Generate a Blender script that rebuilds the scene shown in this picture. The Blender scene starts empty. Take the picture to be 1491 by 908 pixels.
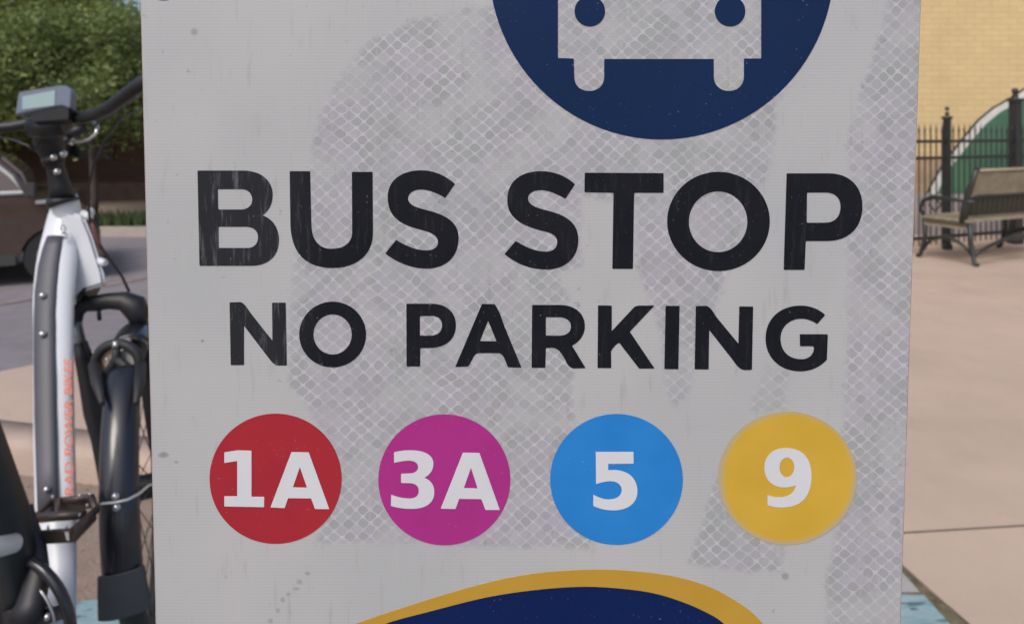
import bpy, bmesh, math, random
from mathutils import Vector, Matrix
from mathutils.geometry import tessellate_polygon
from mathutils import noise as mnoise

random.seed(7)
scene = bpy.context.scene
C = scene.collection
R = math.radians

# ------------------------------------------------------------------ camera
F = 1491 * 26 / 36            # focal length in photo pixels
CX, HY, CH = 745.5, 185.0, 1.2
cam_d = bpy.data.cameras.new('camera'); cam = bpy.data.objects.new('camera', cam_d); C.objects.link(cam)
cam.location = (0, 0, CH); cam.rotation_euler = (R(90), 0, 0)
cam_d.lens = 26; cam_d.sensor_width = 36; cam_d.sensor_fit = 'HORIZONTAL'
cam_d.shift_y = -(454 - HY) / 1491
cam_d.clip_start = 0.02; cam_d.clip_end = 800
cam_d.dof.use_dof = True; cam_d.dof.focus_distance = 0.297; cam_d.dof.aperture_fstop = 18
scene.camera = cam

# ------------------------------------------------------------------ light
w = bpy.data.worlds.new('World'); scene.world = w; w.use_nodes = True
nt = w.node_tree; bg = nt.nodes['Background']
sky = nt.nodes.new('ShaderNodeTexSky'); sky.sky_type = 'NISHITA'; sky.sun_disc = False
SUN_EL, SUN_AZ = R(48), R(205)      # azimuth measured clockwise from +Y
sky.sun_elevation = SUN_EL; sky.sun_rotation = SUN_AZ
sky.air_density = .9; sky.dust_density = 3.2; sky.ozone_density = 1.0
nt.links.new(sky.outputs[0], bg.inputs[0]); bg.inputs[1].default_value = 0.10
sd = bpy.data.lights.new('sun', 'SUN'); sun = bpy.data.objects.new('sun', sd); C.objects.link(sun)
sd.energy = 1.1; sd.angle = R(25); sd.color = (1, 0.95, 0.88)
sdir = Vector((math.sin(SUN_AZ) * math.cos(SUN_EL), math.cos(SUN_AZ) * math.cos(SUN_EL), math.sin(SUN_EL)))
sun.rotation_euler = sdir.to_track_quat('Z', 'Y').to_euler()
vs = scene.view_settings
vs.view_transform = 'Standard'; vs.look = 'None'; vs.gamma = 1; vs.use_curve_mapping = False
vs.exposure = 0.70

# ------------------------------------------------------------------ helpers
def P(px, py, Y):
    return Vector(((px - CX) / F * Y, Y, CH - (py - HY) / F * Y))
def G(px, py, z=0.0):
    Y = (CH - z) * F / (py - HY)
    return P(px, py, Y)
def srgb(r, g, b):
    f = lambda c: (c/255)/12.92 if c/255 <= .04045 else ((c/255+.055)/1.055)**2.4
    return (f(r), f(g), f(b))

def mat(name, col, rough=.6, metal=0., var=0., vscale=8., bump=0., bscale=60., coat=0., col2=None, spec=None, stretch=None):
    m = bpy.data.materials.new(name); m.use_nodes = True
    n = m.node_tree; b = n.nodes['Principled BSDF']
    b.inputs['Base Color'].default_value = (*col, 1)
    b.inputs['Roughness'].default_value = rough; b.inputs['Metallic'].default_value = metal
    b.inputs['Coat Weight'].default_value = coat
    if spec is not None: b.inputs['Specular IOR Level'].default_value = spec
    tc = n.nodes.new('ShaderNodeTexCoord'); src = tc.outputs['Object']
    if stretch:
        mp = n.nodes.new('ShaderNodeMapping'); mp.inputs['Scale'].default_value = stretch
        n.links.new(src, mp.inputs[0]); src = mp.outputs[0]
    if var or col2:
        t = n.nodes.new('ShaderNodeTexNoise'); t.inputs['Scale'].default_value = vscale
        t.inputs['Detail'].default_value = 6; t.inputs['Roughness'].default_value = .65
        n.links.new(src, t.inputs['Vector'])
        rp = n.nodes.new('ShaderNodeValToRGB'); rp.color_ramp.elements[0].position = .3; rp.color_ramp.elements[1].position = .7
        c2 = col2 if col2 else tuple(c * (1 + var) for c in col)
        c1 = col if col2 else tuple(c * (1 - var) for c in col)
        rp.color_ramp.elements[0].color = (*c1, 1); rp.color_ramp.elements[1].color = (*c2, 1)
        n.links.new(t.outputs[0], rp.inputs[0]); n.links.new(rp.outputs[0], b.inputs['Base Color'])
    if bump:
        t = n.nodes.new('ShaderNodeTexNoise'); t.inputs['Scale'].default_value = bscale; t.inputs['Detail'].default_value = 5
        n.links.new(src, t.inputs['Vector'])
        bp = n.nodes.new('ShaderNodeBump'); bp.inputs['Strength'].default_value = bump; bp.inputs['Distance'].default_value = .01
        n.links.new(t.outputs[0], bp.inputs['Height']); n.links.new(bp.outputs[0], b.inputs['Normal'])
    return m

class MB:
    def __init__(s): s.v = []; s.f = []; s.sm = []
    def add(s, vs, fs, smooth=False):
        o = len(s.v); s.v += [tuple(v) for v in vs]; s.f += [tuple(o + i for i in f) for f in fs]; s.sm += [smooth] * len(fs)
    def box(s, c, size, rot=None):
        c = Vector(c); h = Vector(size) / 2
        vs = [Vector((x*h.x, y*h.y, z*h.z)) for x in (-1, 1) for y in (-1, 1) for z in (-1, 1)]
        if rot: vs = [rot @ v for v in vs]
        s.add([c + v for v in vs], [(0,1,3,2),(4,6,7,5),(0,4,5,1),(2,3,7,6),(0,2,6,4),(1,5,7,3)])
    def bar(s, a, b, wd, th, up=Vector((0,0,1))):
        a = Vector(a); b = Vector(b); d = (b - a).normalized(); sd_ = d.cross(up)
        if sd_.length < 1e-4: sd_ = d.cross(Vector((0,1,0)))
        sd_.normalize(); u = sd_.cross(d).normalized()
        vs = [p + sd_*x*wd/2 + u*y*th/2 for p in (a, b) for x, y in ((-1,-1),(1,-1),(1,1),(-1,1))]
        s.add(vs, [(3,2,1,0),(4,5,6,7),(0,1,5,4),(1,2,6,5),(2,3,7,6),(3,0,4,7)])
    def tube(s, pts, rad, seg=14, cap=True, ratio=1., side=None, smooth=True, closed=False):
        pts = [Vector(p) for p in pts]; n = len(pts)
        if not isinstance(rad, (list, tuple)): rad = [rad] * n
        ref = None; rings = []
        for i, p in enumerate(pts):
            if closed: t = (pts[(i+1) % n] - pts[i-1]).normalized()
            else: t = (pts[min(i+1, n-1)] - pts[max(i-1, 0)]).normalized()
            if side is not None: a = (Vector(side) - t * t.dot(Vector(side))).normalized()
            elif ref is None:
                a = t.cross(Vector((0,0,1)))
                if a.length < .2: a = t.cross(Vector((0,1,0)))
                a.normalize()
            else: a = (ref - t * t.dot(ref)).normalized()
            ref = a; b = t.cross(a)
            rings.append([p + (a*math.cos(k*2*math.pi/seg) + b*math.sin(k*2*math.pi/seg)*ratio)*rad[i] for k in range(seg)])
        vs = [v for r in rings for v in r]; fs = []
        m = n if closed else n - 1
        for i in range(m):
            j = (i + 1) % n
            for k in range(seg):
                fs.append((i*seg+k, i*seg+(k+1) % seg, j*seg+(k+1) % seg, j*seg+k))
        s.add(vs, fs, smooth)
        if cap and not closed:
            o = len(s.v) - len(vs)
            s.f.append(tuple(o + k for k in range(seg))[::-1]); s.sm.append(False)
            s.f.append(tuple(o + (n-1)*seg + k for k in range(seg))); s.sm.append(False)
    def ball(s, c, r, seg=12, rings=8, sc=(1,1,1)):
        c = Vector(c); vs = []; fs = []
        for i in range(rings + 1):
            th = math.pi * i / rings
            for k in range(seg):
                ph = 2*math.pi*k/seg
                vs.append(c + Vector((r*sc[0]*math.sin(th)*math.cos(ph), r*sc[1]*math.sin(th)*math.sin(ph), r*sc[2]*math.cos(th))))
        for i in range(rings):
            for k in range(seg): fs.append((i*seg+k, (i+1)*seg+k, (i+1)*seg+(k+1) % seg, i*seg+(k+1) % seg))
        s.add(vs, fs, True)
    def prism(s, poly, a0, a1, f):     # poly of 2-D points, f(u, v, w) -> world
        n = len(poly)
        tris = tessellate_polygon([[Vector((p[0], p[1], 0)) for p in poly]])
        vs = [f(p[0], p[1], a0) for p in poly] + [f(p[0], p[1], a1) for p in poly]
        fs = [tuple(t) for t in tris] + [tuple(n + i for i in t[::-1]) for t in tris] + [(i, (i+1) % n, n + (i+1) % n, n + i) for i in range(n)]
        s.add(vs, fs)
    def build(s, name, m, parent=None, bevel=0, kind=None, weld=True, recalc=True):
        me = bpy.data.meshes.new(name); me.from_pydata(s.v, [], s.f)
        me.polygons.foreach_set('use_smooth', s.sm)
        bm = bmesh.new(); bm.from_mesh(me)
        if weld: bmesh.ops.remove_doubles(bm, verts=bm.verts, dist=1e-6)
        if recalc: bmesh.ops.recalc_face_normals(bm, faces=bm.faces)
        if bevel:
            es = [e for e in bm.edges if len(e.link_faces) == 2 and e.calc_face_angle(0) > .6]
            bmesh.ops.bevel(bm, geom=es, offset=bevel, segments=2, affect='EDGES', clamp_overlap=True)
        bm.to_mesh(me); bm.free()
        me.materials.append(m)
        o = bpy.data.objects.new(name, me); C.objects.link(o)
        if parent:
            o.parent = parent; o.matrix_parent_inverse = Matrix.Translation(parent.location).inverted() if parent.type == 'EMPTY' else Matrix.Identity(4)
        if kind: o['kind'] = kind
        return o

def thing(name, label, cat, loc=(0,0,0), group=None):
    o = bpy.data.objects.new(name, None); C.objects.link(o); o.location = loc; o.empty_display_size = .1
    o['label'] = label; o['category'] = cat
    if group: o['group'] = group
    return o
def tag(o, label, cat, group=None):
    o['label'] = label; o['category'] = cat
    if group: o['group'] = group
def smoothstep(a, b, x):
    t = max(0, min(1, (x - a) / (b - a))); return t*t*(3 - 2*t)

# ------------------------------------------------------------------ ground
conc = mat('plaza_concrete', (.46, .355, .285), .85, var=.07, vscale=2.2, bump=.25, bscale=140)
def stain(m_, scale, lo, hi, col, strength):
    n = m_.node_tree; b = n.nodes['Principled BSDF']; old = b.inputs['Base Color'].links[0].from_socket
    tc = n.nodes.new('ShaderNodeTexCoord'); t = n.nodes.new('ShaderNodeTexNoise'); t.inputs['Scale'].default_value = scale; t.inputs['Detail'].default_value = 7; t.inputs['Roughness'].default_value = .62
    n.links.new(tc.outputs['Object'], t.inputs['Vector'])
    q = n.nodes.new('ShaderNodeMapRange'); q.inputs['From Min'].default_value = lo; q.inputs['From Max'].default_value = hi; q.inputs['To Max'].default_value = strength; n.links.new(t.outputs[0], q.inputs['Value'])
    x = n.nodes.new('ShaderNodeMixRGB'); x.inputs[2].default_value = (*col,1); n.links.new(q.outputs[0], x.inputs[0]); n.links.new(old, x.inputs[1]); n.links.new(x.outputs[0], b.inputs['Base Color'])
stain(conc, .8, .48, .7, (.33,.255,.205), .45); stain(conc, 26, .66, .74, (.16,.13,.11), .45); stain(conc, 260, .6, .75, (.55,.47,.41), .35)
dirtm = mat('worn_brown_paving', (.21, .155, .12), .9, col2=(.28, .215, .175), vscale=14, bump=.6, bscale=90)
asph = mat('asphalt', (.22, .20, .215), .85, var=.12, vscale=5, bump=.4, bscale=160)
def road_z(Y): return -.02 - .28 * smoothstep(3.2, 6.6, Y)
m = MB(); m.add([(-300,-300,-.42),(300,-300,-.42),(300,500,-.42),(-300,500,-.42)], [(0,1,2,3)])
m.build('ground', mat('earth', (.16,.13,.1), .95, var=.2, vscale=.5), kind='structure')
# brown paving where the bike stands
m = MB(); n = 30
m.add([(-8,-4,0),(1.066,-4,0),(1.066,2.3,0),(-8,3.6,0)], [(0,1,2,3)])
m.build('pavement', dirtm, kind='structure')
def near_y(X): return 2.56 - .2424*(X + 1.72) if X < 0 else 2.143 - (X)*.13
FAR = [(-3.05,2.95),(-2.7,3.02),(-2.38,3.2),(-2.19,3.40),(-1.88,3.79),(-1.2,4.7),(0,6.2),(1.08,7.8)]
def far_y(X):
    for (a, b), (c, d) in zip(FAR, FAR[1:]):
        if X <= c: return b + (d-b)*(X-a)/(c-a)
    return FAR[-1][1]
def side_z(X): return .11 * (1 - smoothstep(-.9, .95, X)) + .001
xs = [-3.05 + (1.076+3.05)*i/60 for i in range(61)]
m = MB()
# pavement: kerb along the near edge, top behind it
NY = 14
vsl = []
for X in xs:
    a, b = near_y(X) + .15, far_y(X)
    if b < a + .01: b = a + .01
    for j in range(NY + 1): vsl.append((X, a + (b-a)*j/NY, side_z(X)))
m.add(vsl, [(i*(NY+1)+j, (i+1)*(NY+1)+j, (i+1)*(NY+1)+j+1, i*(NY+1)+j+1) for i in range(60) for j in range(NY)], True)
far = [(X, max(far_y(X), near_y(X)+.16), 0) for X in xs]
m.add([(x, y, side_z(x)) for x, y, _ in far] + [(x, y+.01, road_z(y)-.1) for x, y, _ in far], [(i, i+1, 62+i, 61+i) for i in range(60)])
m.build('sidewalk', conc, kind='structure', weld=False)
kerbm = mat('kerb_concrete', (.34, .25, .19), .85, var=.12, vscale=5, bump=.3, bscale=100)
m = MB()
prof = lambda X: [(near_y(X), -.01), (near_y(X)-.001, side_z(X)-.03), (near_y(X)+.008, side_z(X)-.012), (near_y(X)+.03, side_z(X)-.001), (near_y(X)+.146, side_z(X)+.001), (near_y(X)+.149, side_z(X)-.03)]
vs_ = [(X, y, z) for X in xs for y, z in prof(X)]
m.add(vs_, [(i*6+j, (i+1)*6+j, (i+1)*6+j+1, i*6+j+1) for i in range(60) for j in range(5)], True)
m.add([(xs[0], y, z) for y, z in prof(xs[0])], [(0,1,2,3,4,5)])
m.build('kerb', mat('kerb_top_concrete', (.40,.31,.255), .85, var=.1, vscale=6, bump=.3, bscale=100), kind='structure')
# plaza
m = MB()
m.add([(1.106-.0, 1.787,0),(1.22,-4,0),(60,-4,0),(60,13,0),(1.078,13,0),(1.073,2.026,0)], [(0,1,2,3,4,5)])
m.add([(1.073,2.026,-.08),(1.106,1.787,-.08),(1.22,-4,-.08),(1.22,-4,0),(1.106,1.787,0),(1.073,2.026,0)], [(0,1,4,5),(1,2,3,4)])
m.build('plaza', conc, kind='structure', weld=False)
a, b = G(1316, 775.5), G(1491, 765); d = (b-a)
m = MB(); m.bar(a - d*.05 + Vector((0,0,.001)), a + d*9 + Vector((0,0,.001)), .007, .002); 

m.build('expansion_joint', mat('joint_dirt', (.12,.09,.075), .9, var=.4, vscale=30), kind='structure')
# dirt strip beside the plaza
m = MB(); N = 60; vv = []
for i in range(N+1):
    y = 2.1 - i*(2.1+1.0)/N
    l = 1.05 + .004*math.sin(i*3.1) + .003*random.random(); r = 1.074 + (2.026-y)*.135
    vv += [(l, y, .003), ((l+r)/2, y, .008 + .004*random.random()), (r - .001 + (.01*random.random() - .012), y, .004), (r+.004, y, -.02)]
m.add(vv, [(i*4+j, i*4+j+1, (i+1)*4+j+1, (i+1)*4+j) for i in range(N) for j in range(3)], True)
m.build('dirt_joint', mat('olive_dirt', (.085,.068,.045), .95, col2=(.19,.165,.095), vscale=22, bump=.9, bscale=80), kind='structure')
# turquoise painted patch
tq = mat('turquoise_paint', (.15,.27,.30), .6, col2=(.32,.42,.44), vscale=9, bump=.3, bscale=40, stretch=(1.2,5,1))
n_ = tq.node_tree; b_ = n_.nodes['Principled BSDF']
tc = n_.nodes.new('ShaderNodeTexCoord'); mp = n_.nodes.new('ShaderNodeMapping'); mp.inputs['Rotation'].default_value = (0,0,.5); mp.inputs['Scale'].default_value = (9,34,1)
t2 = n_.nodes.new('ShaderNodeTexNoise'); t2.inputs['Scale'].default_value = 1.6; t2.inputs['Detail'].default_value = 3
r2 = n_.nodes.new('ShaderNodeValToRGB'); r2.color_ramp.elements[0].position = .56; r2.color_ramp.elements[1].position = .63
mx = n_.nodes.new('ShaderNodeMixRGB'); mx.inputs[2].default_value = (.06,.13,.17,1)
old = b_.inputs['Base Color'].links[0].from_socket
n_.links.new(tc.outputs['Object'], mp.inputs[0]); n_.links.new(mp.outputs[0], t2.inputs[0]); n_.links.new(t2.outputs[0], r2.inputs[0])
n_.links.new(r2.outputs[0], mx.inputs[0]); n_.links.new(old, mx.inputs[1]); n_.links.new(mx.outputs[0], b_.inputs['Base Color'])
m = MB(); top = [(-1.10 + 2.155*i/80, 1.86 + .035*(i/80) + random.uniform(-.008,.008) + (.012*math.sin(i*.9) if i < 20 else 0)) for i in range(81)]
m.add([(x, y, .004) for x, y in top] + [(x, .7, .004) for x, y in top], [(i, i+1, 82+i, 81+i) for i in range(80)])
m.build('painted_band', tq, kind='structure')
m = MB(); m.add([(.75,1.905,.003),(1.052,1.905,.003),(1.056,2.02,.003),(.75,2.05,.003)], [(0,1,2,3)])
m.build('grey_paving', mat('grey_paving', (.33,.32,.31), .85, var=.1), kind='structure')
# loose grit and leaves on the brown paving
m = MB()
for i in range(150):
    x = random.uniform(-2.2, -.6); y = random.uniform(1.7, 2.48); r = random.uniform(.002,.007)
    a = random.random()*6.28
    m.add([(x + r*math.cos(a+k*1.57)*random.uniform(.6,1.6), y + r*math.sin(a+k*1.57), .003 + random.random()*.004) for k in range(4)], [(0,1,2,3)])
m.build('grit', mat('grit', (.07,.045,.035), .9, col2=(.4,.33,.27), vscale=20), kind='stuff')
# road
m = MB(); ys = [2.9 + 8.0*i/50 for i in range(51)]
nx = 3
rx = [-60, -20, -6, 1.2]
def road_near(x): return 2.9
m.add([(x, y, road_z(y)) for y in ys for x in rx], [(i*4+j, i*4+j+1, (i+1)*4+j+1, (i+1)*4+j) for i in range(50) for j in range(3)], True)
m.build('road', asph, kind='structure')
m = MB()
def on_road(px, py):
    Y = 4.5
    for _ in range(40): Y = Y*.5 + .5*(CH - road_z(Y)) * F / (py - HY)
    return P(px, py, Y)
a, b = on_road(0, 443), on_road(210, 405); d = (b-a).normalized()
L0 = a - d*8; pts = [L0 + d*t*.4 for t in range(60)]
sidev = d.cross(Vector((0,0,1))).normalized()
pts = [p for p in pts if 3.9 < p.y < 10]
vv = []
for p in pts:
    for s_ in (-.055, .055):
        q = p + sidev*s_; vv.append((q.x, q.y, road_z(q.y) + .006))
m.add(vv, [(2*i, 2*i+1, 2*i+3, 2*i+2) for i in range(len(pts)-1)])
m.build('lane_line', mat('worn_road_line', (.25,.205,.19), .8, var=.2, vscale=12), kind='structure')
# far side
m = MB(); m.box((-28, 10.2, -.25), (60, .18, .14)); m.build('far_kerb', mat('far_kerb_concrete', (.40,.34,.31), .85, var=.1), kind='structure')
m = MB(); m.box((-28, 12.6, -.23), (60, 2.8, .08)); m.build('far_sidewalk', conc, kind='structure')

# grass verge, individual blades in one object
m = MB(); m.box((-28, 10.75, -.24), (60, .9, .08))
gm = mat('verge_grass', (.035,.06,.02), .9, col2=(.07,.11,.035), vscale=6)
for i in range(6000):
    x = random.uniform(-8.5, -3.5); y = random.uniform(10.32, 11.15); h = random.uniform(.05,.2); a = random.random()*3.14
    dx, dy = .018*math.cos(a), .018*math.sin(a); lx = random.uniform(-.05,.05)
    m.add([(x-dx, y-dy, -.2), (x+dx, y+dy, -.2), (x+lx, y, -.2+h)], [(0,1,2)])
o = m.build('grass_verge', gm, weld=False, recalc=False); tag(o, 'strip of low green grass beyond the far kerb of the road', 'grass'); o['kind'] = 'stuff'

# ------------------------------------------------------------------ building on the right
def brick_mat(name, c1, c2, mortar, sc):
    m = bpy.data.materials.new(name); m.use_nodes = True; n = m.node_tree; b = n.nodes['Principled BSDF']
    tc = n.nodes.new('ShaderNodeTexCoord'); sp = n.nodes.new('ShaderNodeSeparateXYZ'); cb = n.nodes.new('ShaderNodeCombineXYZ')
    n.links.new(tc.outputs['Object'], sp.inputs[0]); n.links.new(sp.outputs[0], cb.inputs[0]); n.links.new(sp.outputs[2], cb.inputs[1])
    br = n.nodes.new('ShaderNodeTexBrick'); br.inputs['Scale'].default_value = sc
    br.inputs['Color1'].default_value = (*c1,1); br.inputs['Color2'].default_value = (*c2,1); br.inputs['Mortar'].default_value = (*mortar,1)
    br.inputs['Mortar Size'].default_value = .012; br.inputs['Bias'].default_value = -.2
    br.inputs['Brick Width'].default_value = .5; br.inputs['Row Height'].default_value = .17
    n.links.new(cb.outputs[0], br.inputs['Vector'])
    ns = n.nodes.new('ShaderNodeTexNoise'); ns.inputs['Scale'].default_value = 2.4; ns.inputs['Detail'].default_value = 9; ns.inputs['Roughness'].default_value = .75
    n.links.new(tc.outputs['Object'], ns.inputs['Vector'])
    mx = n.nodes.new('ShaderNodeMixRGB'); mx.blend_type = 'MULTIPLY'; mx.inputs[0].default_value = .35
    n.links.new(br.outputs[0], mx.inputs[1]); n.links.new(ns.outputs[0], mx.inputs[2]); n.links.new(mx.outputs[0], b.inputs['Base Color'])
    bp = n.nodes.new('ShaderNodeBump'); bp.inputs['Strength'].default_value = .25; bp.inputs['Distance'].default_value = .006; bp.invert = True
    n.links.new(br.outputs['Fac'], bp.inputs['Height']); n.links.new(bp.outputs[0], b.inputs['Normal'])
    b.inputs['Roughness'].default_value = .85
    return m
WY = 8.3
bld = thing('brick_building', 'yellow painted brick building wall with a green arched mural behind the iron fence', 'building', (9, WY, 0))
m = MB(); m.box((13.4, WY + 3, 4.3), (22, 6, 7.7)); m.build('wall', brick_mat('yellow_brick', (.70,.535,.28), (.65,.495,.258), (.57,.435,.225), 2.6), bld)
m = MB(); m.box((13.4, WY + 2.97, .225), (22.06, 6.06, .45)); m.build('plinth', mat('plinth_grey', (.30,.26,.26), .85, var=.15, vscale=3), bld)
m = MB(); m.box((13.4, WY + 3.0, .66), (22.012, 6.012, .42)); m.build('base_band', mat('brown_band', (.34,.25,.155), .85, var=.2, vscale=4), bld)
def wallp(px, py): q = P(px, py, WY); return q.x, q.z
def wf(off0): return lambda u, v, w_: Vector((u, WY - w_, v))
arc = [(1340,300),(1352,272),(1371,238),(1387,218),(1405,195),(1423,174),(1445,156),(1472,141),(1491,128),(1530,110),(1580,97),(1640,92),(1710,104),(1780,150),(1840,220),(1868,300)]
inner = lambda k: [(x + (k*.62 if x < 1640 else -k*.62), y + k*.8) for x, y in arc]
cx_ = 1640
def scaled(s): return [(cx_ + (x-cx_)*s, 300 + (y-300)*s) for x, y in arc]
m = MB(); m.prism([wallp(*p) for p in scaled(1.0)], 0, .010, wf(0)); m.build('mural_outline', mat('mural_black', (.03,.03,.03), .8), bld)
m = MB(); m.prism([wallp(*p) for p in scaled(.988)], 0, .014, wf(0)); m.build('mural_border', mat('mural_white', (.55,.55,.52), .8, var=.1), bld)
m = MB(); m.prism([wallp(*p) for p in scaled(.948)], 0, .018, wf(0)); m.build('mural_field', mat('mural_green', (.03,.10,.065), .8, col2=(.08,.18,.105), vscale=1.6), bld)

# ------------------------------------------------------------------ iron fence
iron = mat('black_iron', (.018,.02,.022), .5, metal=0, var=.3, vscale=20)
f1, f2 = P(1379, 300, 7.25), P(1478, 300, 7.62)
fa = Vector((f1.x, f1.y, 0)); fb = Vector((f2.x, f2.y, 0)); fd = (fb - fa).normalized()
fence = thing('iron_fence', 'black iron picket fence between the metal bench and the yellow wall', 'fence', fa)
def post(p, top, r, key):
    m = MB(); z0 = 0
    m.box((p.x, p.y, top/2 - .06), (r*2, r*2, top - .12), Matrix.Rotation(math.atan2(fd.y, fd.x), 3, 'Z'))
    m.box((p.x, p.y, .03), (r*2.6, r*2.6, .05)); m.box((p.x, p.y, top-.12), (r*2.7, r*2.7, .03))
    m.tube([(p.x,p.y,top-.1),(p.x,p.y,top-.07),(p.x,p.y,top-.06)], [r*.8, r*.7, r*.5], 10); m.ball((p.x,p.y,top-.03), r*.8)
    return m.build('post', iron, fence, weld=False)
post(fa, 1.41, .026, 0); post(fb, 1.60, .041, 0)
post(fa - fd*1.3, 1.41, .036, 0); post(fb + fd*1.5, 1.45, .036, 0); post(fb + fd*3.1, 1.45, .036, 0)
m = MB()
for z in (1.06, .90, .13): m.bar(fa - fd*1.3 + Vector((0,0,z)), fb + fd*3.1 + Vector((0,0,z)), .016, .03)
m.build('rail', iron, fence, weld=False)
m = MB(); m.bar((0,0,.06), (0,0,1.14), .010, .010); m.tube([(0,0,1.14),(0,0,1.155),(0,0,1.17),(0,0,1.235)], [.005,.012,.010,.001], 6)
m.ball((0,0,1.14), .009, 6, 4)
proto = m.build('picket', iron, fence, weld=False); proto.matrix_parent_inverse = Matrix.Identity(4)
n = 76
for i in range(n):
    q = fd * (-1.24 + i*.078)
    o = proto if i == 0 else proto.copy()
    if i: C.objects.link(o); o.parent = fence
    o.location = q
# ------------------------------------------------------------------ bench
bo = G(1419, 388); ld = Vector((.9,.43,0)).normalized(); dd = Vector((-ld.y, ld.x, 0)) 
BL = 1.2
bench = thing('park_bench', 'black iron bench with cream slatted back on the pinkish plaza by the fence', 'bench', bo)
blk = mat('bench_iron', (.022,.026,.024), .45, var=.3, vscale=15)
def B(l, d_, z): return bo + ld*l + dd*d_ + Vector((0,0,z))
for l in (0, BL):
    m = MB(); 
    m.tube([B(l,-.03,.012),B(l,.0,.03),B(l,.035,.2),B(l,.04,.37)], [.022,.018,.022,.026], 8)
    m.build('leg', blk, bench); m = MB()
    m.tube([B(l,.53,.012),B(l,.5,.03),B(l,.455,.2),B(l,.46,.37)], [.022,.018,.022,.024], 8)
    m.build('leg', blk, bench)
    m = MB(); m.tube([B(l,.10,.37),B(l,.09,.5),B(l,.035,.68),B(l,-.02,.84)], [.034,.028,.026,.02], 8); m.ball(B(l,-.025,.85), .024); m.build('back_post', blk, bench)
    m = MB(); m.tube([B(l,.46,.37),B(l,.5,.45),B(l,.47,.53),B(l,.38,.565),B(l,.2,.56),B(l,.0,.55)], [.016,.016,.02,.022,.018,.016], 8)
    m.tube([B(l,.36,.56),B(l,.30,.50),B(l,.36,.44),B(l,.42,.5)], .009, 6); m.build('armrest', blk, bench)
    m = MB(); m.tube([B(l,.47,.08),B(l,.41,.17),B(l,.3,.215),B(l,.25,.222),B(l,.2,.215),B(l,.1,.17),B(l,.02,.09)], [.012,.015,.018,.028,.018,.015,.012], 8)
    m.build('brace', blk, bench)
m = MB()
pp = [B(t*BL, .0, .10 + .12*math.sin(math.pi*t)) for t in [i/12 for i in range(13)]]
m.tube(pp, [.016 + .02*math.exp(-((i-6)/1.5)**2) for i in range(13)], 8); m.build('stretcher', blk, bench)
slat = mat('cream_slats', (.27,.235,.17), .6, var=.25, vscale=12)
m = MB()
for i in range(8): m.bar(B(-.01, .05 + i*.058, .385), B(BL+.01, .05 + i*.058, .385), .046, .02)
m.build('seat', slat, bench)
m = MB()
m.bar(B(0, .03, .347), B(0, .48, .347), .02, .05); rb_ = mat('rail_brown', (.09,.07,.04), .6); m.build('seat_rail', rb_, bench); m = MB(); m.bar(B(BL, .03, .352), B(BL, .48, .352), .02, .035)
m.build('seat_rail', rb_, bench)
m = MB(); m.bar(B(-.012,.03,.318), B(-.012,.48,.318), .012, .014); m.bar(B(-.014,.03,.380), B(-.014,.48,.380), .012, .014); m.build('seat_edge', slat, bench)
m = MB()
for i in range(22):
    l = .05 + i*(BL-.1)/21
    m.bar(B(l, .07, .60), B(l, -.005, .80), .046, .014, up=dd)
m.build('backrest', slat, bench)
m = MB(); m.tube([B(0,-.015,.825),B(BL,-.015,.825)], .014, 8)
m.build('top_rail', mat('rail_tan', (.30,.25,.17), .5), bench)
m = MB(); m.tube([B(0,.09,.50),B(.06,.08,.56),B(.14,.07,.592),B(BL-.14,.07,.592),B(BL-.06,.08,.56),B(BL,.09,.50)], .016, 8); m.build('lower_rail', blk, bench)
m = MB()
for i in range(16): 
    l = .06 + i*(BL-.12)/15
    m.bar(B(l, .10, .42), B(l, .08, .575), .058, .01, up=dd)
m.build('lower_back_shade', mat('shade_slats', (.028,.03,.02), .6), bench)  # dark slats added to paint the shade below the backrest

# ------------------------------------------------------------------ left background: trees, wall, house
hs = thing('background_house', 'dark reddish brown building in shade behind the street trees', 'building', (-8, 14.6, -.2))
m = MB(); m.box((-10, 16.6, 1.1), (16, 4, 2.6)); m.build('wall', brick_mat('brown_brick', (.13,.075,.055), (.11,.062,.05), (.09,.06,.05), 1.6), hs)
m = MB(); m.box((-10, 16.6, 2.5), (16.6, 4.6, .22)); m.build('roof', mat('roof_dark', (.05,.045,.045), .8), hs)
for x in (-13, -10.4, -8.3):
    m = MB(); m.box((x, 14.58, 1.1), (.9, .06, 1.1)); f_ = m.build('window', mat('window_frame', (.08,.065,.055), .6), hs)
    m = MB(); m.box((x, 14.54, 1.1), (.78, .03, .98)); m.build('pane', mat('pane', (.02,.025,.03), .1), f_)
m = MB(); m.box((-12, 14.0, -.02), (20, .12, .36)); o = m.build('low_wall', mat('brown_low_wall', (.10,.062,.05), .85, var=.3, vscale=4)); tag(o, 'long low dark brown wall at the back of the far sidewalk', 'wall')

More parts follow.
